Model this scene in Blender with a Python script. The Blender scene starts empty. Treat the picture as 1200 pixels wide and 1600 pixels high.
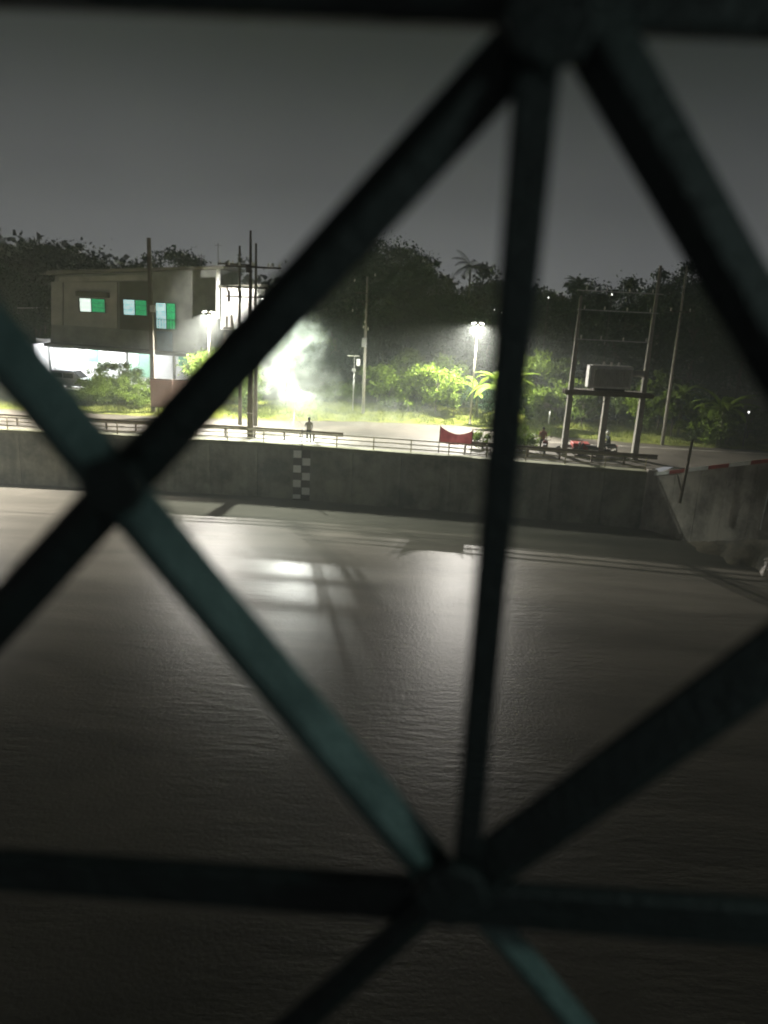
import bpy, bmesh, math, random
import numpy as np
from mathutils import Vector, Matrix
random.seed(7); rng = np.random.default_rng(7)
S = bpy.context.scene
R = math.radians

# ------------------------------------------------------------------ camera, world, lamps' exposure
CAMH = 9.7
cd = bpy.data.cameras.new('camera'); cam = bpy.data.objects.new('camera', cd); S.collection.objects.link(cam)
S.camera = cam
cd.sensor_fit = 'VERTICAL'; cd.sensor_height = 36; cd.sensor_width = 27; cd.lens = 27
cd.clip_start = 0.02; cd.clip_end = 3000
MR = Matrix.Rotation(R(90 - 15.6), 3, 'X') @ Matrix.Rotation(R(2.9), 3, 'Z')
cam.matrix_world = Matrix.Translation((0, 0, CAMH)) @ MR.to_4x4()
cd.dof.use_dof = True; cd.dof.focus_distance = 4.5; cd.dof.aperture_fstop = 3.1

wd = bpy.data.worlds.new('World'); S.world = wd; wd.use_nodes = True
wn = wd.node_tree.nodes; wl = wd.node_tree.links; wn.clear()
wo = wn.new('ShaderNodeOutputWorld'); bg = wn.new('ShaderNodeBackground'); wl.new(bg.outputs[0], wo.inputs[0])
tc = wn.new('ShaderNodeTexCoord'); sx = wn.new('ShaderNodeSeparateXYZ'); wl.new(tc.outputs['Generated'], sx.inputs[0])
rp = wn.new('ShaderNodeValToRGB'); wl.new(sx.outputs[2], rp.inputs[0])
rp.color_ramp.interpolation = 'B_SPLINE'
els = rp.color_ramp.elements
els[0].position = 0.0; els[0].color = (.27, .275, .28, 1)
els[1].position = 1.0; els[1].color = (.007, .009, .007, 1)
for p_, c_ in ((.05, (.235, .242, .252, 1)), (.13, (.118, .123, .128, 1)), (.24, (.028, .034, .033, 1)), (.36, (.013, .016, .012, 1))):
    e = els.new(p_); e.color = c_
wt = wn.new('ShaderNodeTexNoise'); wt.inputs['Scale'].default_value = 3.0; wt.inputs['Detail'].default_value = 5
wl.new(tc.outputs['Generated'], wt.inputs['Vector'])
wm = wn.new('ShaderNodeMapRange'); wm.inputs[3].default_value = .82; wm.inputs[4].default_value = 1.18
wl.new(wt.outputs[0], wm.inputs[0])
# a broad town glow low over the houses on the left
gl = wn.new('ShaderNodeVectorMath'); gl.operation = 'DOT_PRODUCT'; wl.new(tc.outputs['Generated'], gl.inputs[0])
gl.inputs[1].default_value = Vector((-.25, 1, 0)).normalized()
gm = wn.new('ShaderNodeMapRange'); gm.inputs[1].default_value = .5; gm.inputs[2].default_value = 1; gm.inputs[3].default_value = .7; gm.inputs[4].default_value = 1.1
wl.new(gl.outputs['Value'], gm.inputs[0])
mm = wn.new('ShaderNodeMath'); mm.operation = 'MULTIPLY'; wl.new(wm.outputs[0], mm.inputs[0]); wl.new(gm.outputs[0], mm.inputs[1])
wl.new(rp.outputs[0], bg.inputs[0]); wl.new(mm.outputs[0], bg.inputs[1])

S.view_settings.view_transform = 'Standard'; S.view_settings.look = 'None'
S.view_settings.exposure = 0; S.view_settings.gamma = 1; S.view_settings.use_curve_mapping = False
S.render.engine = 'CYCLES'
cy = S.cycles
cy.use_denoising = True; cy.max_bounces = 6; cy.diffuse_bounces = 3; cy.glossy_bounces = 2; cy.transmission_bounces = 4
cy.transparent_max_bounces = 8; cy.volume_bounces = 1; cy.sample_clamp_indirect = 6; cy.caustics_reflective = False; cy.caustics_refractive = False
cy.volume_step_rate = 1.0; cy.volume_max_steps = 128

LAMP = 23000          # watts of one street lantern head
HAZE = 0.0030

# ------------------------------------------------------------------ helpers
def ray(px, py): return MR @ Vector(((px - 600) / 1200, (800 - py) / 1200, -1))
def gz(px, py, z=0.0):
    d = ray(px, py); return Vector((0, 0, CAMH)) + d * ((z - CAMH) / d.z)
def at(px, py, Y):
    d = ray(px, py); return Vector((0, 0, CAMH)) + d * (Y / d.y)

MATS = {}
def mat(name, col, rough=.8, var=.25, scale=3., col2=None, bump=0., metal=0., bscale=None, trans=0., det=6, emit=0., streak=False):
    if name in MATS: return MATS[name]
    m = bpy.data.materials.new(name); m.use_nodes = True; n = m.node_tree.nodes; l = m.node_tree.links
    b = n['Principled BSDF']; o = n['Material Output']
    t = n.new('ShaderNodeTexCoord'); nz = n.new('ShaderNodeTexNoise'); nz.inputs['Scale'].default_value = scale; nz.inputs['Detail'].default_value = det
    nz.inputs['Roughness'].default_value = .62
    if streak:
        mp = n.new('ShaderNodeMapping'); mp.inputs['Scale'].default_value = (1, 1, .18); l.new(t.outputs['Object'], mp.inputs[0]); l.new(mp.outputs[0], nz.inputs['Vector'])
    else: l.new(t.outputs['Object'], nz.inputs['Vector'])
    r = n.new('ShaderNodeValToRGB'); src = nz.outputs[0]
    if streak:
        nb_ = n.new('ShaderNodeTexNoise'); nb_.inputs['Scale'].default_value = .45; nb_.inputs['Detail'].default_value = 7; nb_.inputs['Roughness'].default_value = .7
        g_ = n.new('ShaderNodeNewGeometry'); l.new(g_.outputs['Position'], nb_.inputs['Vector'])
        av = n.new('ShaderNodeMath'); av.operation = 'MULTIPLY_ADD'; l.new(nb_.outputs[0], av.inputs[0]); av.inputs[1].default_value = 1.3; av.inputs[2].default_value = -.62
        ad = n.new('ShaderNodeMath'); ad.operation = 'ADD'; l.new(av.outputs[0], ad.inputs[0]); l.new(nz.outputs[0], ad.inputs[1]); src = ad.outputs[0]
    l.new(src, r.inputs[0])
    c2 = col2 or tuple(min(1, c * (1 + var)) for c in col)
    r.color_ramp.elements[0].position = .33; r.color_ramp.elements[1].position = .68
    r.color_ramp.elements[0].color = (*[c * (1 - var) for c in col], 1); r.color_ramp.elements[1].color = (*c2, 1)
    l.new(r.outputs[0], b.inputs['Base Color']); b.inputs['Roughness'].default_value = rough; b.inputs['Specular IOR Level'].default_value = .15 if name.startswith('leaf') else .5; b.inputs['Metallic'].default_value = metal
    if bump:
        n2 = n.new('ShaderNodeTexNoise'); n2.inputs['Scale'].default_value = bscale or scale * 6; n2.inputs['Detail'].default_value = 5
        l.new(t.outputs['Object'], n2.inputs['Vector'])
        bp = n.new('ShaderNodeBump'); bp.inputs['Strength'].default_value = bump; bp.inputs['Distance'].default_value = .05
        l.new(n2.outputs[0], bp.inputs['Height']); l.new(bp.outputs[0], b.inputs['Normal'])
    if trans:
        tr = n.new('ShaderNodeBsdfTranslucent'); l.new(r.outputs[0], tr.inputs[0])
        mx = n.new('ShaderNodeMixShader'); mx.inputs[0].default_value = trans
        l.new(b.outputs[0], mx.inputs[1]); l.new(tr.outputs[0], mx.inputs[2]); l.new(mx.outputs[0], o.inputs[0])
    if emit:
        l.new(r.outputs[0], b.inputs['Emission Color']); b.inputs['Emission Strength'].default_value = emit
    MATS[name] = m; return m

def link(o, parent=None):
    S.collection.objects.link(o)
    if parent is not None: o.parent = parent
    return o
def tag(o, label=None, cat=None, group=None, kind=None):
    if label: o['label'] = label
    if cat: o['category'] = cat
    if group: o['group'] = group
    if kind: o['kind'] = kind
    return o
def empty(name, loc, label=None, cat=None, group=None, rz=0.):
    o = bpy.data.objects.new(name, None); o.empty_display_size = .2; link(o); o.location = loc; o.rotation_euler = (0, 0, rz)
    return tag(o, label, cat, group)

class MB:
    """collects shapes, builds them as ONE mesh object"""
    def __init__(s): s.v = []; s.f = []; s.mi = []; s.smooth = False
    def add(s, vs, fs, mi=0):
        k = len(s.v); s.v += [tuple(v) for v in vs]; s.f += [tuple(i + k for i in f) for f in fs]; s.mi += [mi] * len(fs); return s
    def box(s, c, d, rz=0., mi=0, M=None, bev=0.):
        c = Vector(c); hx, hy, hz = d[0] / 2, d[1] / 2, d[2] / 2
        if bev <= 0:
            vs = [Vector((x, y, z)) for x in (-hx, hx) for y in (-hy, hy) for z in (-hz, hz)]
            fs = [(0, 1, 3, 2), (4, 6, 7, 5), (0, 4, 5, 1), (2, 3, 7, 6), (0, 2, 6, 4), (1, 5, 7, 3)]
        else:
            b_ = min(bev, hx * .45, hy * .45, hz * .45); bm = bmesh.new(); bmesh.ops.create_cube(bm, size=1)
            for v in bm.verts: v.co = Vector((v.co.x * 2 * hx, v.co.y * 2 * hy, v.co.z * 2 * hz))
            bmesh.ops.bevel(bm, geom=bm.edges[:], offset=b_, segments=1, affect='EDGES'); bm.verts.index_update()
            vs = [v.co.copy() for v in bm.verts]; fs = [[v.index for v in f.verts] for f in bm.faces]; bm.free()
        Q = M or Matrix.Rotation(rz, 3, 'Z')
        return s.add([c + Q @ v for v in vs], fs, mi)
    def tube(s, pts, r, n=8, mi=0, cap=True):
        pts = [Vector(p) for p in pts]; rr = r if isinstance(r, (list, tuple)) else [r] * len(pts)
        vs = []; fs = []
        prev = None
        for i, p in enumerate(pts):
            d = (pts[min(i + 1, len(pts) - 1)] - pts[max(i - 1, 0)]).normalized()
            if prev is None:
                a = d.orthogonal().normalized()
            else: a = (prev - d * prev.dot(d)); a = a.normalized() if a.length > 1e-6 else d.orthogonal().normalized()
            prev = a; b = d.cross(a)
            for k in range(n):
                t = 2 * math.pi * k / n; vs.append(p + (a * math.cos(t) + b * math.sin(t)) * rr[i])
        for i in range(len(pts) - 1):
            for k in range(n):
                fs.append((i * n + k, i * n + (k + 1) % n, (i + 1) * n + (k + 1) % n, (i + 1) * n + k))
        if cap: fs.append(tuple(range(n))[::-1]); fs.append(tuple((len(pts) - 1) * n + k for k in range(n)))
        return s.add(vs, fs, mi)
    def lathe(s, prof, c=(0, 0, 0), n=12, mi=0, axis='Z'):
        c = Vector(c); vs = []; fs = []
        for r, z in prof:
            for k in range(n):
                t = 2 * math.pi * k / n
                v = Vector((r * math.cos(t), r * math.sin(t), z))
                if axis == 'Y': v = Vector((v.x, v.z, v.y))
                if axis == 'X': v = Vector((v.z, v.x, v.y))
                vs.append(c + v)
        for i in range(len(prof) - 1):
            for k in range(n): fs.append((i * n + k, i * n + (k + 1) % n, (i + 1) * n + (k + 1) % n, (i + 1) * n + k))
        fs.append(tuple(range(n))[::-1]); fs.append(tuple((len(prof) - 1) * n + k for k in range(n)))
        return s.add(vs, fs, mi)
    def build(s, name, mats, parent=None, smooth=False, origin=None):
        me = bpy.data.meshes.new(name)
        vs = s.v
        if origin is not None: o_ = Vector(origin); vs = [tuple(Vector(v) - o_) for v in vs]
        me.from_pydata(vs, [], s.f)
        for m in (mats if isinstance(mats, (list, tuple)) else [mats]): me.materials.append(m)
        me.polygons.foreach_set('material_index', s.mi)
        if smooth: me.polygons.foreach_set('use_smooth', [True] * len(s.f))
        me.update(); o = bpy.data.objects.new(name, me); link(o, parent)
        if origin is not None: o.location = origin
        return o

def quads(name, V, mats, parent=None, mi=None):
    """V: (N,4,3) array of loose quads -> one mesh"""
    N = len(V); me = bpy.data.meshes.new(name)
    me.vertices.add(N * 4); me.vertices.foreach_set('co', V.reshape(-1).astype(np.float32))
    me.loops.add(N * 4); me.loops.foreach_set('vertex_index', np.arange(N * 4, dtype=np.int32))
    me.polygons.add(N); me.polygons.foreach_set('loop_start', np.arange(0, N * 4, 4, dtype=np.int32)); me.polygons.foreach_set('loop_total', np.full(N, 4, dtype=np.int32))
    for m in (mats if isinstance(mats, (list, tuple)) else [mats]): me.materials.append(m)
    if mi is not None: me.polygons.foreach_set('material_index', mi.astype(np.int32))
    me.update(); o = bpy.data.objects.new(name, me); return link(o, parent)

def leaf_quads(C, size, droop=0., aspect=.45):
    N = len(C); d = rng.normal(size=(N, 3)); d[:, 2] -= droop; d /= np.linalg.norm(d, axis=1)[:, None]
    u = rng.normal(size=(N, 3)); u -= (u * d).sum(1)[:, None] * d; u /= np.linalg.norm(u, axis=1)[:, None]
    s = size * rng.uniform(.6, 1.35, N)[:, None]
    nrm = np.cross(d, u) * s * .12
    return np.stack([C - d * s * .5, C + u * s * aspect * .5 + nrm, C + d * s * .5, C - u * s * aspect * .5 + nrm], 1)

def spot(name, loc, tgt, watts, angle, col=(1, .93, .80), r=.12, blend=.6, parent=None):
    L = bpy.data.lights.new(name, 'SPOT'); L.energy = watts; L.spot_size = R(angle); L.spot_blend = blend; L.color = col; L.shadow_soft_size = r
    o = bpy.data.objects.new(name, L); S.collection.objects.link(o); o.location = loc
    o.rotation_euler = (Vector(tgt) - Vector(loc)).to_track_quat('-Z', 'Y').to_euler()
    return o
def point(name, loc, watts, col=(1, 1, 1), r=.12):
    L = bpy.data.lights.new(name, 'POINT'); L.energy = watts; L.color = col; L.shadow_soft_size = r
    o = bpy.data.objects.new(name, L); S.collection.objects.link(o); o.location = loc; return o

# ------------------------------------------------------------------ materials
concrete = mat('wall_concrete', (.12, .125, .09), .9, .5, .5, col2=(.26, .25, .19), bump=.5, bscale=9, streak=True)
concrete2 = mat('wing_wall_concrete', (.24, .215, .185), .9, .45, .7, col2=(.40, .36, .31), bump=.5, bscale=9, streak=True)
polec = mat('pole_concrete', (.30, .28, .24), .85, .2, 2.2, bump=.3, bscale=30)
poled = mat('pole_weathered', (.16, .14, .11), .9, .3, 3, bump=.3, bscale=30)
steel = mat('galvanised_steel', (.42, .42, .40), .45, .15, 4, metal=.7)
steeld = mat('rusty_steel', (.10, .085, .07), .7, .4, 8, metal=.3)
rail_m = mat('rail_paint', (.36, .32, .20), .5, .3, 5)
beam_m = mat('barrier_steel', (.16, .13, .10), .55, .3, 3, metal=.2)
porc = mat('porcelain', (.7, .68, .62), .2, .1, 8)
white_m = mat('white_paint', (.72, .71, .68), .6, .08, 3)
red_m = mat('red_paint', (.32, .045, .035), .6, .3, 5)
black_m = mat('black_rubber', (.02, .02, .02), .7, .2, 8)
glassh = mat('headlight_glass', (.6, .6, .6), .1, .05, 8)
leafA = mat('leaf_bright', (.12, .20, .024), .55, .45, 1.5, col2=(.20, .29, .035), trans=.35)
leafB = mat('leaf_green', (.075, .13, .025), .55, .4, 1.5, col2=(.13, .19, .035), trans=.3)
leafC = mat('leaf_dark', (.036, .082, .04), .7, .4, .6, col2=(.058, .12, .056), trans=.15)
leafD = mat('leaf_far', (.035, .05, .038), .8, .4, .4, col2=(.055, .075, .055))
bark = mat('bark', (.10, .085, .06), .9, .35, 6, bump=.6)
grass_m = mat('grass_blades', (.13, .18, .016), .7, .4, .6, col2=(.22, .26, .03), trans=.3)

# ------------------------------------------------------------------ setting: ground, road, river
WL = [(-60, 50.6), (-26.2, 50.3), (-8.9, 50.3), (3.9, 48.9), (16.6, 47.1)]          # river face of the quay wall
def wally(x):
    for (x0, y0), (x1, y1) in zip(WL, WL[1:]):
        if x <= x1: return y0 + (y1 - y0) * (x - x0) / (x1 - x0)
    return WL[-1][1]
CX, CY = WL[-1]
BW = gz(1200, 828, -1.7)                     # foot of the wing wall where it leaves the frame
WT = at(1200, 716, BW.y).z                    # its top there
dirw = Vector((BW.x - CX, BW.y - CY, 0)); dirw_n = dirw.normalized()
WEND = Vector((CX, CY, 0)) + dirw * 1.9; WTE = WT * 1.7
# ground sheet
gpts = []
nx, ny = 100, 60
def hill(x, y):
    h = 0.0
    if y > 74: h += (y - 74) * .015
    h += 15 * math.exp(-((x + 175) / 60) ** 2 - ((y - 240) / 45) ** 2)
    h += 7 * math.exp(-((x - 10) / 90) ** 2 - ((y - 215) / 40) ** 2)
    if x > 24 and y > 66: h += min(3, (x - 24) * .04)
    return h
m = MB(); XS = [-260 + 560 * i / nx for i in range(nx + 1)]; YS = [0] + [62 + 208 * (j / ny) ** 1.3 for j in range(ny + 1)]
vs = []
for j, y in enumerate(YS):
    for x in XS:
        if j == 0: vs.append((x, (wally(x) if x < CX else CY + 6) + .4, -.03))
        else: vs.append((x, y, hill(x, y) - .03))
fs = [(j * (nx + 1) + i, j * (nx + 1) + i + 1, (j + 1) * (nx + 1) + i + 1, (j + 1) * (nx + 1) + i) for j in range(len(YS) - 1) for i in range(nx)]
gm_ = mat('ground_earth', (.07, .075, .03), .95, .4, .3, col2=(.11, .10, .05), bump=.4, bscale=6)
tag(m.add(vs, fs).build('ground', gm_, smooth=True), kind='structure')

# road: from the quay to the verge, edge follows the photograph's far kerb line
ROADF = [(-60, 58.5), (-21, 58.6), (-10, 59.5), (-2, 61.3), (6, 61.8), (12, 59.0), (20, 57.5), (30, 57), (70, 56)]
def roady(x):
    for (x0, y0), (x1, y1) in zip(ROADF, ROADF[1:]):
        if x <= x1: return y0 + (y1 - y0) * (x - x0) / (x1 - x0)
    return 56
road_m = mat('road_concrete', (.08, .07, .054), .7, .3, .35, col2=(.12, .104, .08), bump=.2, bscale=25)
m = MB(); vs = []; xs = [-60 + i * 1.5 for i in range(88)]
for x in xs:
    y0 = (wally(x) if x < CX else CY + 1.5 + (x - CX) * 0) + .5; y1 = roady(x) + .15 * math.sin(x * 1.7)
    for k in range(4): vs.append((x, y0 + (y1 - y0) * k / 3, 0.0))
fs = [(i * 4 + k, i * 4 + 4 + k, i * 4 + 5 + k, i * 4 + 1 + k) for i in range(len(xs) - 1) for k in range(3)]
tag(m.add(vs, fs).build('road', road_m), kind='structure')
# painted edge line on the right, joints
m = MB(); m.add([(8, 56.2, .006), (60, 55.2, .006), (60, 55.32, .006), (8, 56.34, .006)], [(0, 1, 2, 3)])
tag(m.build('road_marking', mat('faded_line_paint', (.5, .47, .4), .7, .3, 2)), kind='structure')

# quay wall: panels with recessed joints, coping, base
quay = tag(bpy.data.objects.new('quay_wall', None), kind='structure'); link(quay); quay['category'] = 'wall'
quay['label'] = 'long weathered concrete quay wall rising from the muddy river below the road'
core = MB()
for (x0, y0), (x1, y1) in zip(WL, WL[1:]):
    a = Vector((x0, y0 + .42, 0)); b = Vector((x1, y1 + .42, 0)); c = (a + b) / 2; L = (b - a).length
    core.box((c.x, c.y, -2.75), (L + .02, .6, 5.0), math.atan2(b.y - a.y, b.x - a.x))
core.build('core', concrete, quay)
pos = -47.0; panel_me = None
while pos < CX - .2:
    w = min(3.2, CX - pos); x0, x1 = pos, pos + w; a = Vector((x0, wally(x0), 0)); b = Vector((x1, wally(x1), 0)); c = (a + b) / 2
    ang = math.atan2(b.y - a.y, b.x - a.x)
    if panel_me is None or w < 3.19:
        mbp = MB().box((0, 0, 0), (w - .035 if w > .3 else w, .12, 4.9), bev=.015); o = mbp.build('panel', concrete, quay); panel_me = o.data
    else: o = bpy.data.objects.new('panel', panel_me); link(o, quay)
    o.location = (c.x, c.y + .06 + random.uniform(-.012, .012), -2.66); o.rotation_euler = (0, 0, ang)
    pos += w
cap = MB()
for (x0, y0), (x1, y1) in zip(WL, WL[1:]):
    a = Vector((x0, y0 + .3, 0)); b = Vector((x1, y1 + .3, 0)); c = (a + b) / 2; L = (b - a).length
    cap.box((c.x, c.y, -.085), (L + .03, .75, .24), math.atan2(b.y - a.y, b.x - a.x), bev=.02)
cap.build('coping', mat('coping_concrete', (.18, .18, .11), .85, .25, 1.2, bump=.3), quay)

# wing wall on the right, with red and white kerb
wing = empty('wing_wall', (CX, CY, -3.7), 'brownish concrete wing wall sloping up to the right beside the river', 'wall'); wing['kind'] = 'structure'
wo_ = Vector((CX, CY, -3.7))
def wpt(t, z): p = Vector((CX, CY, 0)) + dirw * t; return Vector((p.x, p.y, z)) - wo_
def wtop(t): return -.12 + (WT + .12) * t
nb = Vector((-dirw_n.y, dirw_n.x, 0))           # towards the land
NP = 9
for i in range(NP):
    t0, t1 = i * 1.9 / NP + .0012, (i + 1) * 1.9 / NP - .0012
    off = nb * random.uniform(0, .008)
    f4 = [wpt(t0, -5.2), wpt(t1, -5.2), wpt(t1, wtop(t1) - .12), wpt(t0, wtop(t0) - .12)]
    m = MB(); m.add([v + off for v in f4] + [v + nb * .5 for v in f4], [(0, 1, 2, 3), (5, 4, 7, 6), (0, 4, 5, 1), (3, 2, 6, 7), (0, 3, 7, 4), (1, 5, 6, 2)])
    m.build('panel', concrete2, wing)
bk = MB(); f4 = [wpt(0, -5.2), wpt(1.9, -5.2), wpt(1.9, wtop(1.9) - .25), wpt(0, wtop(0) - .25)]
bk.add([v + nb * .08 for v in f4] + [v + nb * .7 for v in f4], [(0, 1, 2, 3), (5, 4, 7, 6), (3, 2, 6, 7)]); bk.build('core', concrete2, wing)
NK = int(dirw.length * 1.9 / 1.15)
for i in range(NK):
    t0, t1 = i * 1.9 / NK, (i + 1) * 1.9 / NK - .003
    f4 = [wpt(t0, wtop(t0) - .12), wpt(t1, wtop(t1) - .12), wpt(t1, wtop(t1) + .1), wpt(t0, wtop(t0) + .1)]
    m = MB(); m.add([v - nb * .06 for v in f4] + [v + nb * .3 for v in f4], [(0, 1, 2, 3), (5, 4, 7, 6), (0, 4, 5, 1), (3, 2, 6, 7), (0, 3, 7, 4), (1, 5, 6, 2)])
    o = m.build('kerb_block', white_m if i % 2 == 0 else red_m, wing); o['label'] = 'white painted kerb block' if i % 2 == 0 else 'red painted kerb block'
# ramp behind the wing
m = MB(); vs = []; NU, NV = 24, 6
for i in range(NU + 1):
    tt = 1.9 * i / NU; a = Vector((CX, CY, 0)) + dirw * tt + nb * .22; far = Vector((a.x + .9 * max(0, 53.2 - a.y), 53.2, .02))
    for j in range(NV + 1):
        f = j / NV; p = a.lerp(far, f); zz = (wtop(tt) - .04) * (1 - f) ** 1.4 + .012; vs.append((p.x, p.y, zz))
fs = [(i * (NV + 1) + j, (i + 1) * (NV + 1) + j, (i + 1) * (NV + 1) + j + 1, i * (NV + 1) + j + 1) for i in range(NU) for j in range(NV)]
tag(m.add(vs, fs).build('ramp', road_m, smooth=True), kind='structure')
MB().box((.0, .12, 1.8), (.62, .62, 4.15), bev=.03).build('corner_pier', concrete2, wing)

# river
m = MB(); m.add([(-260, -30, -3.7), (300, -30, -3.7), (300, 54, -3.7), (-260, 54, -3.7)], [(0, 1, 2, 3)])
wm_ = bpy.data.materials.new('muddy_water'); wm_.use_nodes = True; n = wm_.node_tree.nodes; l = wm_.node_tree.links; b = n['Principled BSDF']
t = n.new('ShaderNodeTexCoord')
nz = n.new('ShaderNodeTexNoise'); nz.inputs['Scale'].default_value = .35; nz.inputs['Detail'].default_value = 9; nz.inputs['Distortion'].default_value = 1.4; m0 = n.new('ShaderNodeMapping'); m0.inputs['Scale'].default_value = (.3, 1.1, 1); m0.inputs['Rotation'].default_value = (0, 0, .12); l.new(t.outputs['Object'], m0.inputs[0]); l.new(m0.outputs[0], nz.inputs['Vector'])
r = n.new('ShaderNodeValToRGB'); l.new(nz.outputs[0], r.inputs[0]); r.color_ramp.elements[0].position = .3; r.color_ramp.elements[1].position = .7
r.color_ramp.elements[0].color = (.09, .084, .07, 1); r.color_ramp.elements[1].color = (.142, .13, .108, 1); l.new(r.outputs[0], b.inputs['Base Color'])
b.inputs['Roughness'].default_value = .4; b.inputs['IOR'].default_value = 1.33; b.inputs['Specular IOR Level'].default_value = .10
mp = n.new('ShaderNodeMapping'); mp.inputs['Scale'].default_value = (.5, 2.2, 1); l.new(t.outputs['Object'], mp.inputs[0])
w1 = n.new('ShaderNodeTexNoise'); w1.inputs['Scale'].default_value = 1.6; w1.inputs['Detail'].default_value = 7; w1.inputs['Roughness'].default_value = .6; l.new(mp.outputs[0], w1.inputs['Vector'])
w2 = n.new('ShaderNodeTexNoise'); w2.inputs['Scale'].default_value = 9; w2.inputs['Detail'].default_value = 4; l.new(t.outputs['Object'], w2.inputs['Vector'])
b1 = n.new('ShaderNodeBump'); b1.inputs['Strength'].default_value = .4; b1.inputs['Distance'].default_value = .10; l.new(w1.outputs[0], b1.inputs['Height'])
b2 = n.new('ShaderNodeBump'); b2.inputs['Strength'].default_value = .35; b2.inputs['Distance'].default_value = .03; l.new(w2.outputs[0], b2.inputs['Height']); l.new(b1.outputs[0], b2.inputs['Normal'])
wk = n.new('ShaderNodeTexNoise'); wk.inputs['Scale'].default_value = .16; wk.inputs['Detail'].default_value = 3; l.new(t.outputs['Object'], wk.inputs['Vector'])
wr = n.new('ShaderNodeMapRange'); wr.inputs[1].default_value = .4; wr.inputs[2].default_value = .68; wr.inputs[3].default_value = .04; wr.inputs[4].default_value = .5; l.new(wk.outputs[0], wr.inputs[0]); l.new(wr.outputs[0], b1.inputs['Strength'])
l.new(b2.outputs[0], b.inputs['Normal'])
tag(m.build('river', wm_), kind='structure')

# mud bank at the foot of the wing wall
m = MB(); vs = []; NA, NB = 40, 8
for i in range(NA + 1):
    tt = .25 + 1.6 * i / NA
    for j in range(NB + 1):
        s = j / NB; p = Vector((CX, CY, 0)) + dirw * tt - nb * (s * (1.2 + .8 * (tt - .25)) * (1 + .3 * math.sin(i * .9)) - .05)
        zt_ = -3.75 + 2.1 * min(1, max(0, (tt - .2) / .8)); z = zt_ - .5 - (zt_ + 3.4) * s ** .8 + .05 * math.sin(i * 1.3 + j * 2.1) * (1 - s) + .05 * random.random() * (1 - s) 
        vs.append((p.x, p.y, z))
fs = [(i * (NB + 1) + j, (i + 1) * (NB + 1) + j, (i + 1) * (NB + 1) + j + 1, i * (NB + 1) + j + 1) for i in range(NA) for j in range(NB)]
tag(m.add(vs, fs).build('mud_bank', mat('wet_mud', (.12, .10, .075), .5, .4, 1.5, col2=(.2, .165, .12), bump=.8, bscale=6), smooth=True), kind='structure')

# verge grass strip mound + blades
m = MB(); vs = []; xs = [-60 + i * 1.2 for i in range(110)]
def vergez(x, s): return .02 + .55 * s * (1 + .25 * math.sin(x * .7)) + .06 * math.sin(x * 2.3 + s * 5)
for x in xs:
    y0 = roady(x) + .1 * math.sin(x * 3)
    for k in range(7): s = k / 6; vs.append((x, y0 + s * 8, vergez(x, s)))
fs = [(i * 7 + k, i * 7 + 7 + k, i * 7 + 8 + k, i * 7 + 1 + k) for i in range(len(xs) - 1) for k in range(6)]
tag(m.add(vs, fs).build('verge', mat('verge_turf', (.13, .16, .016), .95, .4, 1.2, col2=(.21, .23, .03), bump=.8, bscale=12), smooth=True), kind='structure')
N = 42000; gx = rng.uniform(-30, 34, N); gs = rng.uniform(0, 1, N) ** .9
gy = np.array([roady(x) for x in gx]) + .1 + gs * 7.5; gzv = np.array([vergez(x, s) for x, s in zip(gx, gs)])
hh = rng.uniform(.06, .2, N) * (1 + .9 * (np.sin(gx * 1.1) * np.sin(gy * 1.7) > .3)); a_ = rng.uniform(0, np.pi, N); w_ = .02
C0 = np.stack([gx, gy, gzv], 1); du = np.stack([np.cos(a_) * w_, np.sin(a_) * w_, np.zeros(N)], 1); up = np.stack([rng.normal(0, .06, N), rng.normal(0, .06, N), hh], 1)
tag(quads('grass', np.stack([C0 - du, C0 + du, C0 + up + du * .2, C0 + up - du * .2], 1), grass_m), 'short bright green grass on the verge beyond the road', 'grass', kind='stuff')

# ------------------------------------------------------------------ fence on the quay and crash barrier behind it
fence = empty('quay_fence', (-8, 50.6, 0), 'low pipe fence with three rails along the top of the quay wall', 'fence')
org = Vector((-8, 50.6, 0))
fx = -45.0; FP = []
while fx < CX - .3: FP.append(Vector((fx, wally(fx) + .28, 0))); fx += 2.45
for p in FP:
    mb = MB(); mb.tube([(0, 0, -.02), (0, 0, .88)], .038, 8); o = mb.build('post', rail_m, fence); o.location = p - org
for z, sag in ((.84, .01), (.55, .03), (.26, .02)):
    for a, b in zip(FP, FP[1:]):
        k = random.uniform(-sag, sag)
        mb = MB(); mb.tube([a - org + Vector((0, -.04, z)), (a + b) / 2 - org + Vector((0, -.04, z + k)), b - org + Vector((0, -.04, z))], .038, 6); mb.build('rail', rail_m, fence)

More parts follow.
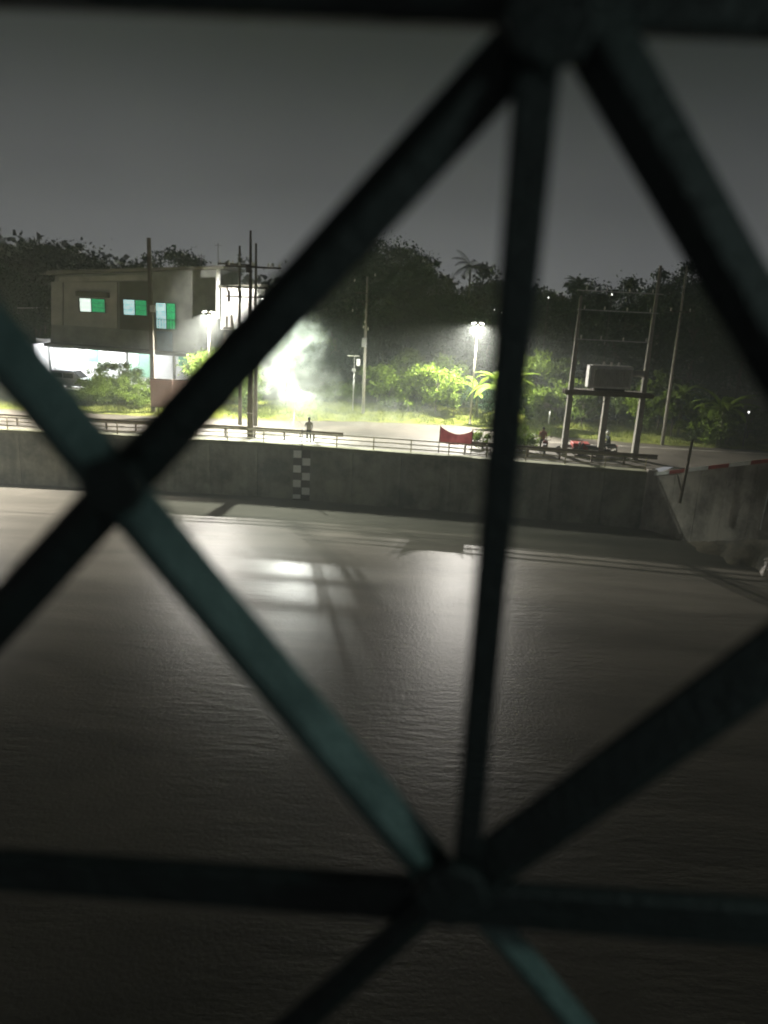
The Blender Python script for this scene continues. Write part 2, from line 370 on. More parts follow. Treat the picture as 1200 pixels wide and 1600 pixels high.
bar = empty('crash_barrier', (-8, 52.4, 0), 'steel crash barrier with a folded beam between the fence and the road', 'barrier'); org = Vector((-8, 52.4, 0))
prof = [(0, .0), (.05, .03), (.05, .09), (0, .14), (0, .17), (.05, .22), (.05, .28), (0, .31)]
bx = -44.0
while bx < 14:
    L = 4.1
    a = Vector((bx, wally(bx) + 2.0, 0)); b = Vector((bx + L, wally(bx + L) + 2.0, 0))
    if not (-3.4 < bx < 3):
        vs = []
        for p in (a, b - (b - a) * .006):
            for dy, dz in prof: vs.append(p - org + Vector((0, -.10 - dy, .46 + dz)))
        for p in (a, b - (b - a) * .006):
            for dy, dz in prof: vs.append(p - org + Vector((0, -.097 - dy + .012, .46 + dz)))
        K = len(prof)
        fs = [(i, i + 1, K + i + 1, K + i) for i in range(K - 1)] + [(2 * K + i, 3 * K + i, 3 * K + i + 1, 2 * K + i + 1) for i in range(K - 1)]
        MB().add(vs, fs).build('beam', beam_m, bar)
        for q in (a, (a + b) / 2):
            MB().box(q - org + Vector((0, 0, .36)), (.12, .12, .76), bev=.01).build('post', beam_m, bar)
    bx += L

# checkered water gauge on the wall
gauge = empty('water_gauge', (at(471, 790, 49.9).x, 49.9, -3.7), 'checkered black and white water level gauge board on the quay wall', 'gauge')
gp = Vector((at(471, 745, 49.85).x, wally(at(471, 745, 49.85).x) - .02, 0)); org = gauge.location.copy()
MB().box(gp - org + Vector((0, -.03, -2.12)), (1.14, .04, 3.75)).build('board', mat('gauge_dark', (.05, .03, .028), .7, .25, 4), gauge)
sqz = [-0.3 - .5 * i for i in range(7)]
sqm = MB().box((0, 0, 0), (.55, .02, .5), bev=.005).build('square', white_m, gauge); first = True
for i, z in enumerate(sqz):
    h = .5 if i < 6 else .3
    if first: o = sqm; first = False
    else: o = bpy.data.objects.new('square', sqm.data); link(o, gauge)
    o.location = gp - org + Vector((-.285 if i % 2 == 0 else .285, -.066, z - h / 2)); o.scale = (1, 1, h / .5)
    if i == 0: o.scale = (1, 1, 1)
MB().tube([gp - org + Vector((.0, -.11, -4.3)), gp - org + Vector((.0, -.11, 1.15))], .035, 8).build('post', steeld, gauge)

# ------------------------------------------------------------------ vegetation builders
def tree(name, base, h, rad, label, group=None, m=leafC, leaf=.28, n=9000, clumps=34, trunk=.22, flat=.75, low=.35, cat='tree', droop=.2, cs=None, aspect=.5, limbs=9, lean=(0, 0)):
    base = Vector(base); t = empty(name, base, label, cat, group)
    ch = h * (1 - low); cz = h * low + ch * .5
    cc = []
    for i in range(clumps):
        u = rng.normal(size=3); u /= np.linalg.norm(u); rr = rng.uniform(.35, 1.) ** .6
        k = 1 + .22 * math.sin(3.1 * u[0] + 2 * i) 
        cc.append((u[0] * rad * rr * k + lean[0], u[1] * rad * rr * k + lean[1], cz + u[2] * ch * .5 * rr))
    cc = np.array(cc); cs_ = cs or rad * .3
    w = rng.uniform(.4, 1.6, clumps); w /= w.sum(); idx = rng.choice(clumps, n, p=w)
    sz = cs_ * rng.uniform(.6, 1.3, clumps)
    P = cc[idx] + rng.normal(size=(n, 3)) * sz[idx][:, None] * np.array([1, 1, .62]) * .62
    P = P[P[:, 2] > .05]
    quads('crown', leaf_quads(P, leaf, droop, aspect), m, t)
    tr = MB(); k = max(3, int(h)); top = h * (low + (1 - low) * .65)
    pts = [Vector((lean[0] * (i / k) + .04 * h * math.sin(i * 1.3 + base.x) * (i / k) * .4, lean[1] * i / k + .03 * h * math.cos(i * 1.7) * (i / k) * .3, top * i / k)) for i in range(k + 1)]
    tr.tube(pts, [trunk * (1 - .75 * i / k) for i in range(k + 1)], 8)
    tr.build('trunk', bark, t, smooth=True)
    lb = MB()
    for i in range(min(limbs, clumps)):
        c = Vector(cc[i]); f = random.uniform(.4, .9); s0 = pts[int(f * k)]
        mid = (s0 + c) / 2 + Vector((0, 0, .08 * h)); lb.tube([s0, mid, c], [trunk * .4, trunk * .24, trunk * .08], 5)
    if limbs: lb.build('limb', bark, t)
    return t

def blade(L, W, droop, az, el, segs=8, fold=.25, ragged=0.):
    """a long leaf curving over; returns verts, faces from origin"""
    vs = []; fs = []
    d = Vector((math.cos(az), math.sin(az), 0)); sd = Vector((-math.sin(az), math.cos(az), 0)); p = Vector((0, 0, 0)); ang = el
    for i in range(segs + 1):
        t = i / segs; w = W * (math.sin(math.pi * min(1, .08 + t * .95)) ** .6) * .5 * (1 - ragged * random.random()); up = Vector((0, 0, 1))
        nn = (d * math.cos(ang) + up * math.sin(ang)); nrm = sd.cross(nn)
        vs += [p - sd * w - nrm * w * fold * -1, p, p + sd * w - nrm * w * fold * -1]
        p = p + nn * (L / segs); ang -= droop / segs
    for i in range(segs):
        a = i * 3; fs += [(a, a + 1, a + 4, a + 3), (a + 1, a + 2, a + 5, a + 4)]
    return vs, fs

def banana(base, h, label, m=leafA, nl=9, L=2.6, W=.62, group=None, seed=0):
    random.seed(seed + 11)
    t = empty('banana_plant', base, label, 'plant', group)
    MB().tube([(0, 0, 0), (.03, 0, h * .5), (0, .03, h)], [.16, .13, .08], 9).build('stem', mat('banana_stem', (.13, .15, .05), .6, .3, 3), t, smooth=True)
    for i in range(nl):
        az = i * 2.4 + random.uniform(-.3, .3); el = R(random.uniform(25, 75)); 
        vs, fs = blade(L * random.uniform(.75, 1.1), W * random.uniform(.8, 1.1), random.uniform(1.3, 2.3), az, el, 10, .2, .25)
        o = MB().add([v + Vector((0, 0, h - .05 * random.random())) for v in vs], fs).build('leaf', m, t, smooth=True)
    random.seed(seed); return t

def palm(base, h, label, group=None, m=leafC, nf=16, L=3.6, tr=.16):
    t = empty('palm_tree', base, label, 'palm tree', group)
    MB().tube([(0, 0, 0), (.15, 0, h * .5), (.05, .1, h)], [tr * 1.2, tr, tr * .8], 8).build('trunk', bark, t, smooth=True)
    Q = []
    for i in range(nf):
        az = i * 2.399; el = R(random.uniform(-5, 75)); ang = el; p = Vector((.05, .1, h)); seg = 12; dr = random.uniform(1.1, 1.9); LL = L * random.uniform(.8, 1.1)
        d = Vector((math.cos(az), math.sin(az), 0)); sd = Vector((-math.sin(az), math.cos(az), 0))
        for k in range(seg):
            nn = d * math.cos(ang) + Vector((0, 0, 1)) * math.sin(ang); q = p + nn * LL / seg; ang -= dr / seg
            fl = .95 * math.sin(math.pi * (k + 1.5) / (seg + 2)) * L * .22
            for s in (-1, 1):
                for e in (0, .5):
                    b0 = p + (q - p) * e; tip = b0 + (sd * s * .85 + nn * .45 - Vector((0, 0, .5))) * fl
                    Q.append([b0, b0 + nn * .09, tip, tip - nn * .02])
            Q.append([p + sd * .02, q + sd * .02, q - sd * .02, p - sd * .02]); p = q
    quads('crown', np.array([[list(v) for v in q] for q in Q]), m, t); return t

# ------------------------------------------------------------------ far wood and big trees
BG = 'trees standing behind the houses and road'
# the distant hillside wood: one mass nobody could count
Cw = []
for i in range(560):
    x = rng.uniform(-170, 170); y = rng.uniform(120, 190); z0 = hill(x, y); hgt = rng.uniform(5, 9.5) + 1.3 * math.sin(x * .11) 
    c = rng.normal(size=(52, 3)) * np.array([2.8, 2.8, hgt * .3]) + np.array([x, y, z0 + hgt * .5]); Cw.append(c)
Cw = np.concatenate(Cw); tag(quads('far_wood', leaf_quads(Cw, 1.5, 0, .8), leafD), 'hazy distant wood along the horizon beyond the road', 'wood', kind='stuff')
Cw = []
for i in range(420):
    x = rng.uniform(-230, -85); y = rng.uniform(205, 262); z0 = hill(x, y); Cw.append(rng.normal(size=(50, 3)) * np.array([4, 4, 3]) + np.array([x, y, z0 + 5]))
tag(quads('hilltop_wood', leaf_quads(np.concatenate(Cw), 2.4, 0, .8), leafD), 'faint wooded hill far behind the building', 'wood', kind='stuff')

def T(px, ytop, Y, halfw_px, label, name='broadleaf_tree', m=leafC, **k):
    top = at(px, ytop, Y); z0 = hill(top.x, Y); h = top.z - z0; rad = halfw_px / 1200 * Y * 1.02
    return tree(name, (top.x, Y, z0), h, rad, label, m=m, **k)
# left
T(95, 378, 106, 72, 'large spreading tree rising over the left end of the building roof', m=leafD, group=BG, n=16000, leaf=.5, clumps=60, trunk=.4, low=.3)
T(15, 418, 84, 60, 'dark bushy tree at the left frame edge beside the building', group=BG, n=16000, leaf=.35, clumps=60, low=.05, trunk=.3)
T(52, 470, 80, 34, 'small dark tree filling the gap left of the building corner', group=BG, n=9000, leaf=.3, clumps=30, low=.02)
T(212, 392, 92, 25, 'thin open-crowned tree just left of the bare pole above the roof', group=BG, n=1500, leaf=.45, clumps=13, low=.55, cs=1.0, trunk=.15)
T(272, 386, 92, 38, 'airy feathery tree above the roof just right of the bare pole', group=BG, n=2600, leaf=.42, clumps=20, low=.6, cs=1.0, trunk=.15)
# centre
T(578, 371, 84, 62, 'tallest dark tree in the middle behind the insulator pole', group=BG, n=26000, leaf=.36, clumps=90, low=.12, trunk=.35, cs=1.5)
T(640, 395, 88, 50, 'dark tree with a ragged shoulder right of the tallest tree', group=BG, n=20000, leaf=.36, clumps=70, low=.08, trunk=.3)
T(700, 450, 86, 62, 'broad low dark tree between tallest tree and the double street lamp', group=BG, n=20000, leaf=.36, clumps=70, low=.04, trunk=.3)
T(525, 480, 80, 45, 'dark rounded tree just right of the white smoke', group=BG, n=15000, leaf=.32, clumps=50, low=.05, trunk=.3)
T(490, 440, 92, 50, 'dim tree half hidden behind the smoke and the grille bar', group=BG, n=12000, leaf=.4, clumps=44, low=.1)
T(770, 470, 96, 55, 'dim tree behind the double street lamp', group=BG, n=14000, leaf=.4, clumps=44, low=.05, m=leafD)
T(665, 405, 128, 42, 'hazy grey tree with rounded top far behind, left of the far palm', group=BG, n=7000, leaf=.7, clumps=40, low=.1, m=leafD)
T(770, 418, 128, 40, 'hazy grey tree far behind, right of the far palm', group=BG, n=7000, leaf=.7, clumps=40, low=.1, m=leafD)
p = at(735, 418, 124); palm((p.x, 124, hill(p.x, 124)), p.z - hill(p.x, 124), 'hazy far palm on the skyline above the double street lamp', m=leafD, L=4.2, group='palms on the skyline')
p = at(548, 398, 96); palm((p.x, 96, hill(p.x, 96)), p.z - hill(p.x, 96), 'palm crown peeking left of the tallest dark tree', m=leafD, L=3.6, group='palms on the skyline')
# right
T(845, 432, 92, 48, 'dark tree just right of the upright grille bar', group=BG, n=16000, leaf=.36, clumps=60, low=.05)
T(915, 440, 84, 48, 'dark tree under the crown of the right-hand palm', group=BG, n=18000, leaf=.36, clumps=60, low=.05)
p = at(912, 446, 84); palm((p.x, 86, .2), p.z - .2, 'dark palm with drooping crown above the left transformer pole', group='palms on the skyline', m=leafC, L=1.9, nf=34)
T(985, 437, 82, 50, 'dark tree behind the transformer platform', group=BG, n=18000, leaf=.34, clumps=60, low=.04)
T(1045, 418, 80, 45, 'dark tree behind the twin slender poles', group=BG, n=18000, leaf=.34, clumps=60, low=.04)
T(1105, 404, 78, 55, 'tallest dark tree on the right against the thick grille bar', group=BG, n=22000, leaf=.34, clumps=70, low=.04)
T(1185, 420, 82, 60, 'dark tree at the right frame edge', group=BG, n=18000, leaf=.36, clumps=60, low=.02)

# ------------------------------------------------------------------ lit shrubs
SH = 'shrubs lit by the street lamps'
def B(px, ytop, Y, hw, label, name='shrub', m=leafA, n=5000, leaf=.17, clumps=26, low=.0, cat='shrub', **k):
    top = at(px, ytop, Y); z0 = .3 if Y > 60 else 0; h = top.z - z0; rad = hw / 1200 * Y
    return tree(name, (top.x, Y, z0), h, rad, label, m=m, n=n, leaf=leaf, clumps=clumps, low=low, cat=cat, trunk=.07, limbs=6, group=k.pop('group', SH), **k)
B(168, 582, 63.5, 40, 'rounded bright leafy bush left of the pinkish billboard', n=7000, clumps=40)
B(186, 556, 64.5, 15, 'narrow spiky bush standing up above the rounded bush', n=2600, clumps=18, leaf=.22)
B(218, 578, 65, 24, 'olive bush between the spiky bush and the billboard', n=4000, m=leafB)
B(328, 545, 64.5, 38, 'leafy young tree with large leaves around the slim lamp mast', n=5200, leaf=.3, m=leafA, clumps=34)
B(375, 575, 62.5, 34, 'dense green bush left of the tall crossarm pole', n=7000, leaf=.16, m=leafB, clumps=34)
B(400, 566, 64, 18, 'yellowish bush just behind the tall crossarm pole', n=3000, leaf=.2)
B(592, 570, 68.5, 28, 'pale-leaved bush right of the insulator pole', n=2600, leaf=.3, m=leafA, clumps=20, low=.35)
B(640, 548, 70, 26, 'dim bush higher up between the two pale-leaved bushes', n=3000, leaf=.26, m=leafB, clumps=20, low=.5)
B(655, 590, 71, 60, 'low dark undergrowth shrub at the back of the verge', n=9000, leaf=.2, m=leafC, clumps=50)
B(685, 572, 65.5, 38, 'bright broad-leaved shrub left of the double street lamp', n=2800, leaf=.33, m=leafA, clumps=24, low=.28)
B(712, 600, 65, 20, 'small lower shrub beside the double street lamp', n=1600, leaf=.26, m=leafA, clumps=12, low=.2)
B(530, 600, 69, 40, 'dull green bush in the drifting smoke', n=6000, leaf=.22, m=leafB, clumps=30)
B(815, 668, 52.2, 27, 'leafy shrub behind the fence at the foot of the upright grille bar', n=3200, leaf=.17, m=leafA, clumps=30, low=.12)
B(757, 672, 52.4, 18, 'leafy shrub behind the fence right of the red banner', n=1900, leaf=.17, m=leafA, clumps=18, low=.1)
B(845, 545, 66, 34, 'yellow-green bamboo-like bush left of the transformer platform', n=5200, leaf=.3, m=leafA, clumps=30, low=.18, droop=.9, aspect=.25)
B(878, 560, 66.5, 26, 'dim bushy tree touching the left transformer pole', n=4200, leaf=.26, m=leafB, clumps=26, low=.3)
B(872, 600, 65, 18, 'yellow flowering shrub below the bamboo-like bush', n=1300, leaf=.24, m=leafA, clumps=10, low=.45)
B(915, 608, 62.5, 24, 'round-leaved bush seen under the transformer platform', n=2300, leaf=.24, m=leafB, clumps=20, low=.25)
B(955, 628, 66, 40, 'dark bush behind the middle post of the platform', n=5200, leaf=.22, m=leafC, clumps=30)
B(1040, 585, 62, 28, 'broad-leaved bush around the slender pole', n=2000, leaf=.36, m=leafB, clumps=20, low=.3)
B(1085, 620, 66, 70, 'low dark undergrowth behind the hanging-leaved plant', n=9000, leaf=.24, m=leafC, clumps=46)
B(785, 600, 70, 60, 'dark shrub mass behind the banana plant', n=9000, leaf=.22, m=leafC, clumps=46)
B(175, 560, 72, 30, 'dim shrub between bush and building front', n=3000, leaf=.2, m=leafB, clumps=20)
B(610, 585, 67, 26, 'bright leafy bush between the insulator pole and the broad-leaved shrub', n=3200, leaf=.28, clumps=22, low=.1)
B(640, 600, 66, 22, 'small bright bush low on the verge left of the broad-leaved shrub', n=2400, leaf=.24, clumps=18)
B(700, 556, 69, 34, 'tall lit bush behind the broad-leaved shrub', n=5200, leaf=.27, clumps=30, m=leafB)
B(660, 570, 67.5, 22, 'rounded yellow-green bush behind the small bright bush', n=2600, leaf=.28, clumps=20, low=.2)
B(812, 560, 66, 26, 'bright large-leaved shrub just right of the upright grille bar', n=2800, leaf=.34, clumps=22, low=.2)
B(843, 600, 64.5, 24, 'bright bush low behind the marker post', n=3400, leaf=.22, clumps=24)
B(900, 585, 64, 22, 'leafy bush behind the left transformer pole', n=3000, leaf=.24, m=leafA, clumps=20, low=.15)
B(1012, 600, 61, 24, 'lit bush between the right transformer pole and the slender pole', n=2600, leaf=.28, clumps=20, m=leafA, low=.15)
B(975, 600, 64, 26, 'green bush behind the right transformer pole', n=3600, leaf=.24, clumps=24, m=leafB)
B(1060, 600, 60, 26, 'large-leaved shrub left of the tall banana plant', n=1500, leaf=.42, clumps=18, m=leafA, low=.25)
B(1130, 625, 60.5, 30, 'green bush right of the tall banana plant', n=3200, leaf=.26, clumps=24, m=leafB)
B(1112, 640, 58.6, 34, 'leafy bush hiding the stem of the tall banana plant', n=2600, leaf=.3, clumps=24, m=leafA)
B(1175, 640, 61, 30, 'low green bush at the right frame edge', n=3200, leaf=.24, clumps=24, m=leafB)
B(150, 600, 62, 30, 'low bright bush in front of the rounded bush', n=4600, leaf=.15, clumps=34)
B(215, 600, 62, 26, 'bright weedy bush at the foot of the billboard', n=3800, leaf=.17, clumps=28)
BN = 'banana plants on the verge'
p = gz(782, 665, .3); banana((p.x, 61.9, .3), 2.9, 'banana plant with big lit leaves beside the upright grille bar', L=3.7, W=.95, nl=13, group=BN, seed=2)
p = gz(752, 665, .3); banana((p.x, 65, .3), 2.0, 'banana plant just right of the double street lamp', L=2.6, W=.55, nl=8, group=BN, seed=5)
p = gz(1100, 695, .1); banana((p.x + .9, 57.6, .1), 2.6, 'tall banana plant with hanging leaves left of the frame edge', m=leafA, L=3.3, W=.66, nl=16, group=BN, seed=8)
p = gz(1078, 695, .1); banana((p.x, 60.5, .1), 3.4, 'banana plant behind the leaning wooden post', m=leafB, L=2.4, W=.5, nl=9, group=BN, seed=9)
# drooping bamboo clump inside the smoke
p = at(450, 470, 65)
bt = empty('bamboo_clump', (p.x, 65, .3), 'tall drooping bamboo clump glowing inside the white smoke', 'bamboo')
for i in range(11):
    az = random.uniform(0, 6.28); H = random.uniform(7.2, 9.4); sp = random.uniform(.6, 2.3); d = Vector((math.cos(az), math.sin(az) * .6, 0))
    pts = [Vector((0, 0, 0)) + d * .2, d * (.3 + .15 * sp) + Vector((0, 0, H * .45)), d * (.3 + .45 * sp) + Vector((0, 0, H * .82)), d * (.5 + sp) + Vector((0, 0, H * .9)), d * (.9 + 1.4 * sp) + Vector((0, 0, H * .72))]
    MB().tube(pts, [.05, .045, .03, .02, .008], 6).build('stem', mat('bamboo_stem', (.2, .22, .07), .5, .2, 3), bt)
    P = []
    for k in range(420):
        u = random.random(); u = .35 + .65 * u; j = min(3, int(u * 4)); f = u * 4 - j; c = pts[j].lerp(pts[j + 1], f); P.append((c.x + random.gauss(0, .28), c.y + random.gauss(0, .28), c.z - abs(random.gauss(0, .35))))
    quads('foliage', leaf_quads(np.array(P), .34, 1.3, .16), leafB, bt)

# ------------------------------------------------------------------ building on the left
YB = 74.0
bl = empty('roadside_building', (at(200, 600, YB).x, YB, 0), 'two-storey grey building with green curtained lit windows and open bright ground floor', 'building')
bo = bl.location.copy()
render = mat('grey_render', (.17, .172, .163), .9, .28, .8, col2=(.23, .23, .215), bump=.2)
renderl = mat('pale_panel_render', (.30, .285, .26), .9, .2, .9, bump=.2)
renderd = mat('dark_panel_render', (.07, .064, .05), .9, .25, .8)
whitew = mat('white_wall_paint', (.74, .73, .72), .7, .08, 1.2)
def bxy(x0, y0, x1, y1, Y, depth, mtl, name, parent=bl, o=None, slope=None, bev=0.):
    """a slab whose front face at depth Y covers the pixel rectangle (edges measured at its middle)"""
    xm, ym = (x0 + x1) / 2, (y0 + y1) / 2
    l_ = at(x0, ym, Y).x; r_ = at(x1, ym, Y).x; t_ = at(xm, y0, Y).z; b_ = at(xm, y1, Y).z
    oo = bo if o is None else o
    return MB().box(Vector(((l_ + r_) / 2, Y + depth / 2, (t_ + b_) / 2)) - oo, (r_ - l_, depth, t_ - b_), bev=bev).build(name, mtl, parent)
# upper storey mass with sloping roofline
def poly_slab(pix, Y, depth, mtl, name, parent=bl, o=None):
    oo = bo if o is None else o; f = [at(a, b_, Y) - oo for a, b_ in pix]; k = len(f); g = [v + Vector((0, depth, 0)) for v in f]
    fs = [tuple(range(k)), tuple(range(k, 2 * k))[::-1]] + [(i, i + k, (i + 1) % k + k, (i + 1) % k) for i in range(k)]
    mb = MB().add(f + g, fs)
    bm = bmesh.new(); me = bpy.data.meshes.new('x'); me.from_pydata(mb.v, [], mb.f); bm.from_mesh(me); bmesh.ops.recalc_face_normals(bm, faces=bm.faces[:]); 
    me.clear_geometry(); bm.to_mesh(me); bm.free(); me.name = name; me.materials.append(mtl); ob = bpy.data.objects.new(name, me); return link(ob, parent)
poly_slab([(78, 543), (338, 561), (343, 421), (86, 430)], YB, 9, render, 'wall')
poly_slab([(72, 429), (349, 420), (349, 415), (72, 423)], YB - .7, 10.5, mat('roof_sheet', (.13, .12, .10), .6, .3, 2), 'roof')
poly_slab([(92, 441), (238, 437), (238, 429), (92, 433)], YB - .22, .2, renderl, 'fascia')
poly_slab([(80, 507), (98, 508), (98, 440), (80, 441)], YB - .15, .13, renderl, 'panel')
poly_slab([(100, 508), (183, 513), (183, 441), (100, 441)], YB - .15, .13, renderl, 'panel')
poly_slab([(187, 514), (236, 517), (236, 440), (187, 440)], YB - .12, .1, renderd, 'panel')
poly_slab([(68, 541), (338, 561), (338, 556), (68, 536)], YB - 1.4, 1.4, renderd, 'canopy')
# windows (lit): frame > pane, curtain
panew = mat('lit_pane_white', (.85, 1, .9), .4, .04, 2, emit=1.25)
paneb = mat('lit_pane_blue', (.45, .8, .85), .4, .25, 3, col2=(.7, .98, 1), emit=.85)
curt = mat('lit_green_curtain', (.02, .36, .13), .8, .25, 6, col2=(.04, .5, .2), emit=.62)
bluep = mat('blue_door_panel', (.10, .17, .26), .5, .2, 3)
frm = mat('window_frame_dark', (.06, .07, .06), .6, .2, 5)
def window(x0, y0, x1, y1, xm, pm, Y=YB, cm=curt):
    w = MB(); A = at(x0, (y0 + y1) / 2, Y); Bq = at(x1, (y0 + y1) / 2, Y); tz = at((x0 + x1) / 2, y0, Y).z; bz = at((x0 + x1) / 2, y1, Y).z; xm_ = at(xm, (y0 + y1) / 2, Y).x
    l_, r_ = A.x, Bq.x; fw = .07
    for (cx, cz, dx, dz) in ((l_ - fw / 2, (tz + bz) / 2, fw, tz - bz + 2 * fw), (r_ + fw / 2, (tz + bz) / 2, fw, tz - bz + 2 * fw), ((l_ + r_) / 2, tz + fw / 2, r_ - l_, fw), ((l_ + r_) / 2, bz - fw / 2, r_ - l_, fw), (xm_, (tz + bz) / 2, .05, tz - bz)):
        w.box(Vector((cx, Y - .22, cz)) - bo, (dx, .12, dz))
    for k in range(1, 3): w.box(Vector(((l_ + r_) / 2, Y - .23, bz + (tz - bz) * k / 3)) - bo, (r_ - l_, .02, .025))
    f = w.build('window', frm, bl)
    MB().box(Vector(((l_ + xm_) / 2, Y - .19, (tz + bz) / 2)) - bo, (xm_ - l_ - .05, .02, tz - bz)).build('pane', pm, f)
    c = MB(); nfold = 7; wdt = (r_ - xm_ - .05) / nfold
    for k in range(nfold): c.box(Vector((xm_ + .03 + wdt * (k + .5), Y - .17 - .02 * (k % 2), (tz + bz) / 2)) - bo, (wdt, .03, tz - bz))
    c.build('curtain', cm, f); return f
window(126, 467, 165, 487, 144, panew)
window(194, 469, 230, 492, 212, paneb)
window(245, 474, 275, 514, 261, paneb)
bxy(118, 456, 168, 464, YB - .75, .62, renderd, 'awning')
bxy(245, 518, 269, 550, YB - .2, .18, bluep, 'panel')
# balcony rail under third window
bc = MB(); l_ = at(243, 505, YB - .8).x; r_ = at(278, 505, YB - .8).x; t_ = at(260, 499, YB - .8).z; b_ = at(260, 514, YB - .8).z
for k in range(9): bc.box(Vector((l_ + (r_ - l_) * k / 8, YB - .8, (t_ + b_) / 2)) - bo, (.035, .035, t_ - b_))
for z in (t_, b_): bc.box(Vector(((l_ + r_) / 2, YB - .8, z)) - bo, (r_ - l_ + .04, .05, .05))
bc.build('balcony_rail', frm, bl)
# ground floor: recessed white wall, side wall, columns, doors
YG = YB + 3.0
bxy(60, 536, 345, 640, YG, .3, whitew, 'ground_floor_wall')
MB().box(Vector((at(74, 560, YG).x, YB + 1.5, 1.9)) - bo, (.2, 3.0, 3.8)).build('side_wall', whitew, bl)
MB().box(Vector(((at(70, 560, YG).x + at(340, 560, YG).x) / 2, YB + 1.5, .03)) - bo, (22, 5.5, .12)).build('floor_slab', mat('porch_floor', (.4, .38, .36), .6, .15, 2), bl)
for px_ in (76, 197, 270, 330):
    x_ = at(px_, 560, YB - .2).x; MB().box(Vector((x_, YB + .15, 2.0)) - bo, (.28, .28, 4.0), bev=.02).build('column', whitew, bl)
gdoor = mat('green_door', (.03, .30, .17), .5, .15, 4)
for x0, y0, x1, y1, mt in ((137, 540, 153, 566, gdoor), (201, 550, 217, 590, mat('pale_green_door', (.40, .62, .48), .5, .1, 4)), (218, 550, 236, 590, mat('sage_door', (.22, .42, .30), .5, .1, 4)), (279, 556, 296, 572, gdoor), (98, 540, 112, 570, mat('slate_door', (.25, .30, .36), .5, .1, 4))):
    d_ = bxy(x0, y0, x1, y1, YG - .08, .07, mt, 'door')
    xx = at(x1 - 2, (y0 + y1) / 2, YG - .12); MB().box(xx - bo, (.05, .08, .2)).build('handle', steel, d_)
# ceiling tubes (lit) in the porch
tubem = mat('lamp_white', (1, 1, 1), .5, .01, 1, emit=30)
for px_, w_ in ((121, 1500), (178, 500), (222, 500), (285, 500)):
    q = at(px_, 545, YB + 1.2); q.z = min(q.z, at(px_, 549, YB + 1.2).z)
    MB().tube([q - bo - Vector((.6, 0, 0)), q - bo + Vector((.6, 0, 0))], .05, 8).build('light_tube', tubem, bl)
    point('porch_light', (q.x, q.y, q.z - .15), w_, (.93, .96, 1), .3)
q = at(122, 549, YB - .3); MB().lathe([(.03, -.3), (.16, -.22), (.2, -.08), (.14, .04), (.05, .1)], q - bo, 12).build('porch_bulb', tubem, bl); point('porch_bulb_light', (q.x, q.y - .35, q.z - .2), 1600, (.9, .96, 1), .2)
# roof antennas
AN = 'thin masts on the roof edge'
for px_, yt, lb in ((315, 396, 'thin antenna mast on the roof, leftmost of the two'), (341, 380, 'thin antenna mast at the right roof corner')):
    q = at(px_, 418, YB + 2); tpt = at(px_, yt, YB + 2); an = empty('antenna', (q.x, q.y, q.z), lb, 'antenna', AN)
    MB().tube([(0, 0, -.1), (0, 0, tpt.z - q.z)], .03, 6).build('mast', steeld, an)
    MB().tube([(-.35, 0, tpt.z - q.z - .2), (.35, 0, tpt.z - q.z - .2)], .015, 5).build('crossbar', steeld, an)

# white floodlit facade right of the building
YF = 66.0
wf = empty('white_gable_house', (at(372, 560, YF).x, YF, 0), 'floodlit white house wall with grey downpipes behind the crossarm pole', 'building'); wo2 = wf.location.copy()
poly_slab([(345, 515), (404, 519), (404, 448), (346, 450)], YF, 3.5, whitew, 'wall', wf, wo2)
poly_slab([(337, 498), (343, 498), (343, 421), (338, 421)], YF + .3, .4, whitew, 'side_panel', wf, wo2)
poly_slab([(343, 450), (408, 448), (408, 444), (343, 446)], YF - .2, 3.9, mat('roof_sheet', (.13, .12, .1)), 'roof', wf, wo2)
for a in (350, 376, 399):
    q0 = at(a, 519, YF + .4); MB().box(Vector((q0.x, YF + 1, q0.z / 2)) - wo2, (.25, .25, q0.z), bev=.02).build('stilt', poled, wf)
poly_slab([(349, 514), (366, 515), (366, 512), (349, 511)], YF - .35, .3, steeld, 'ledge', wf, wo2)
poly_slab([(353, 512), (356, 512), (356, 494), (353, 494)], YF - .2, .12, steeld, 'bracket', wf, wo2)
poly_slab([(362, 513), (366, 513), (363, 492), (360, 492)], YF - .2, .12, steeld, 'bracket', wf, wo2)

# corrugated shed edge left of building (bright strip)
q = at(52, 481, 82); sh = tag(MB().box((0, 0, 0), (2.6, 1.6, .07), M=Matrix.Rotation(R(-3), 3, 'Y')).build('lean_to_roof', white_m), 'small pale tin roof edge left of the building', 'roof'); sh.location = q
q2 = MB(); q2.box((-1.1, 0, -q.z / 2), (.1, .1, q.z - .1)); q2.box((1.1, 0, -q.z / 2), (.1, .1, q.z - .1)); q2.build('post', poled, sh)

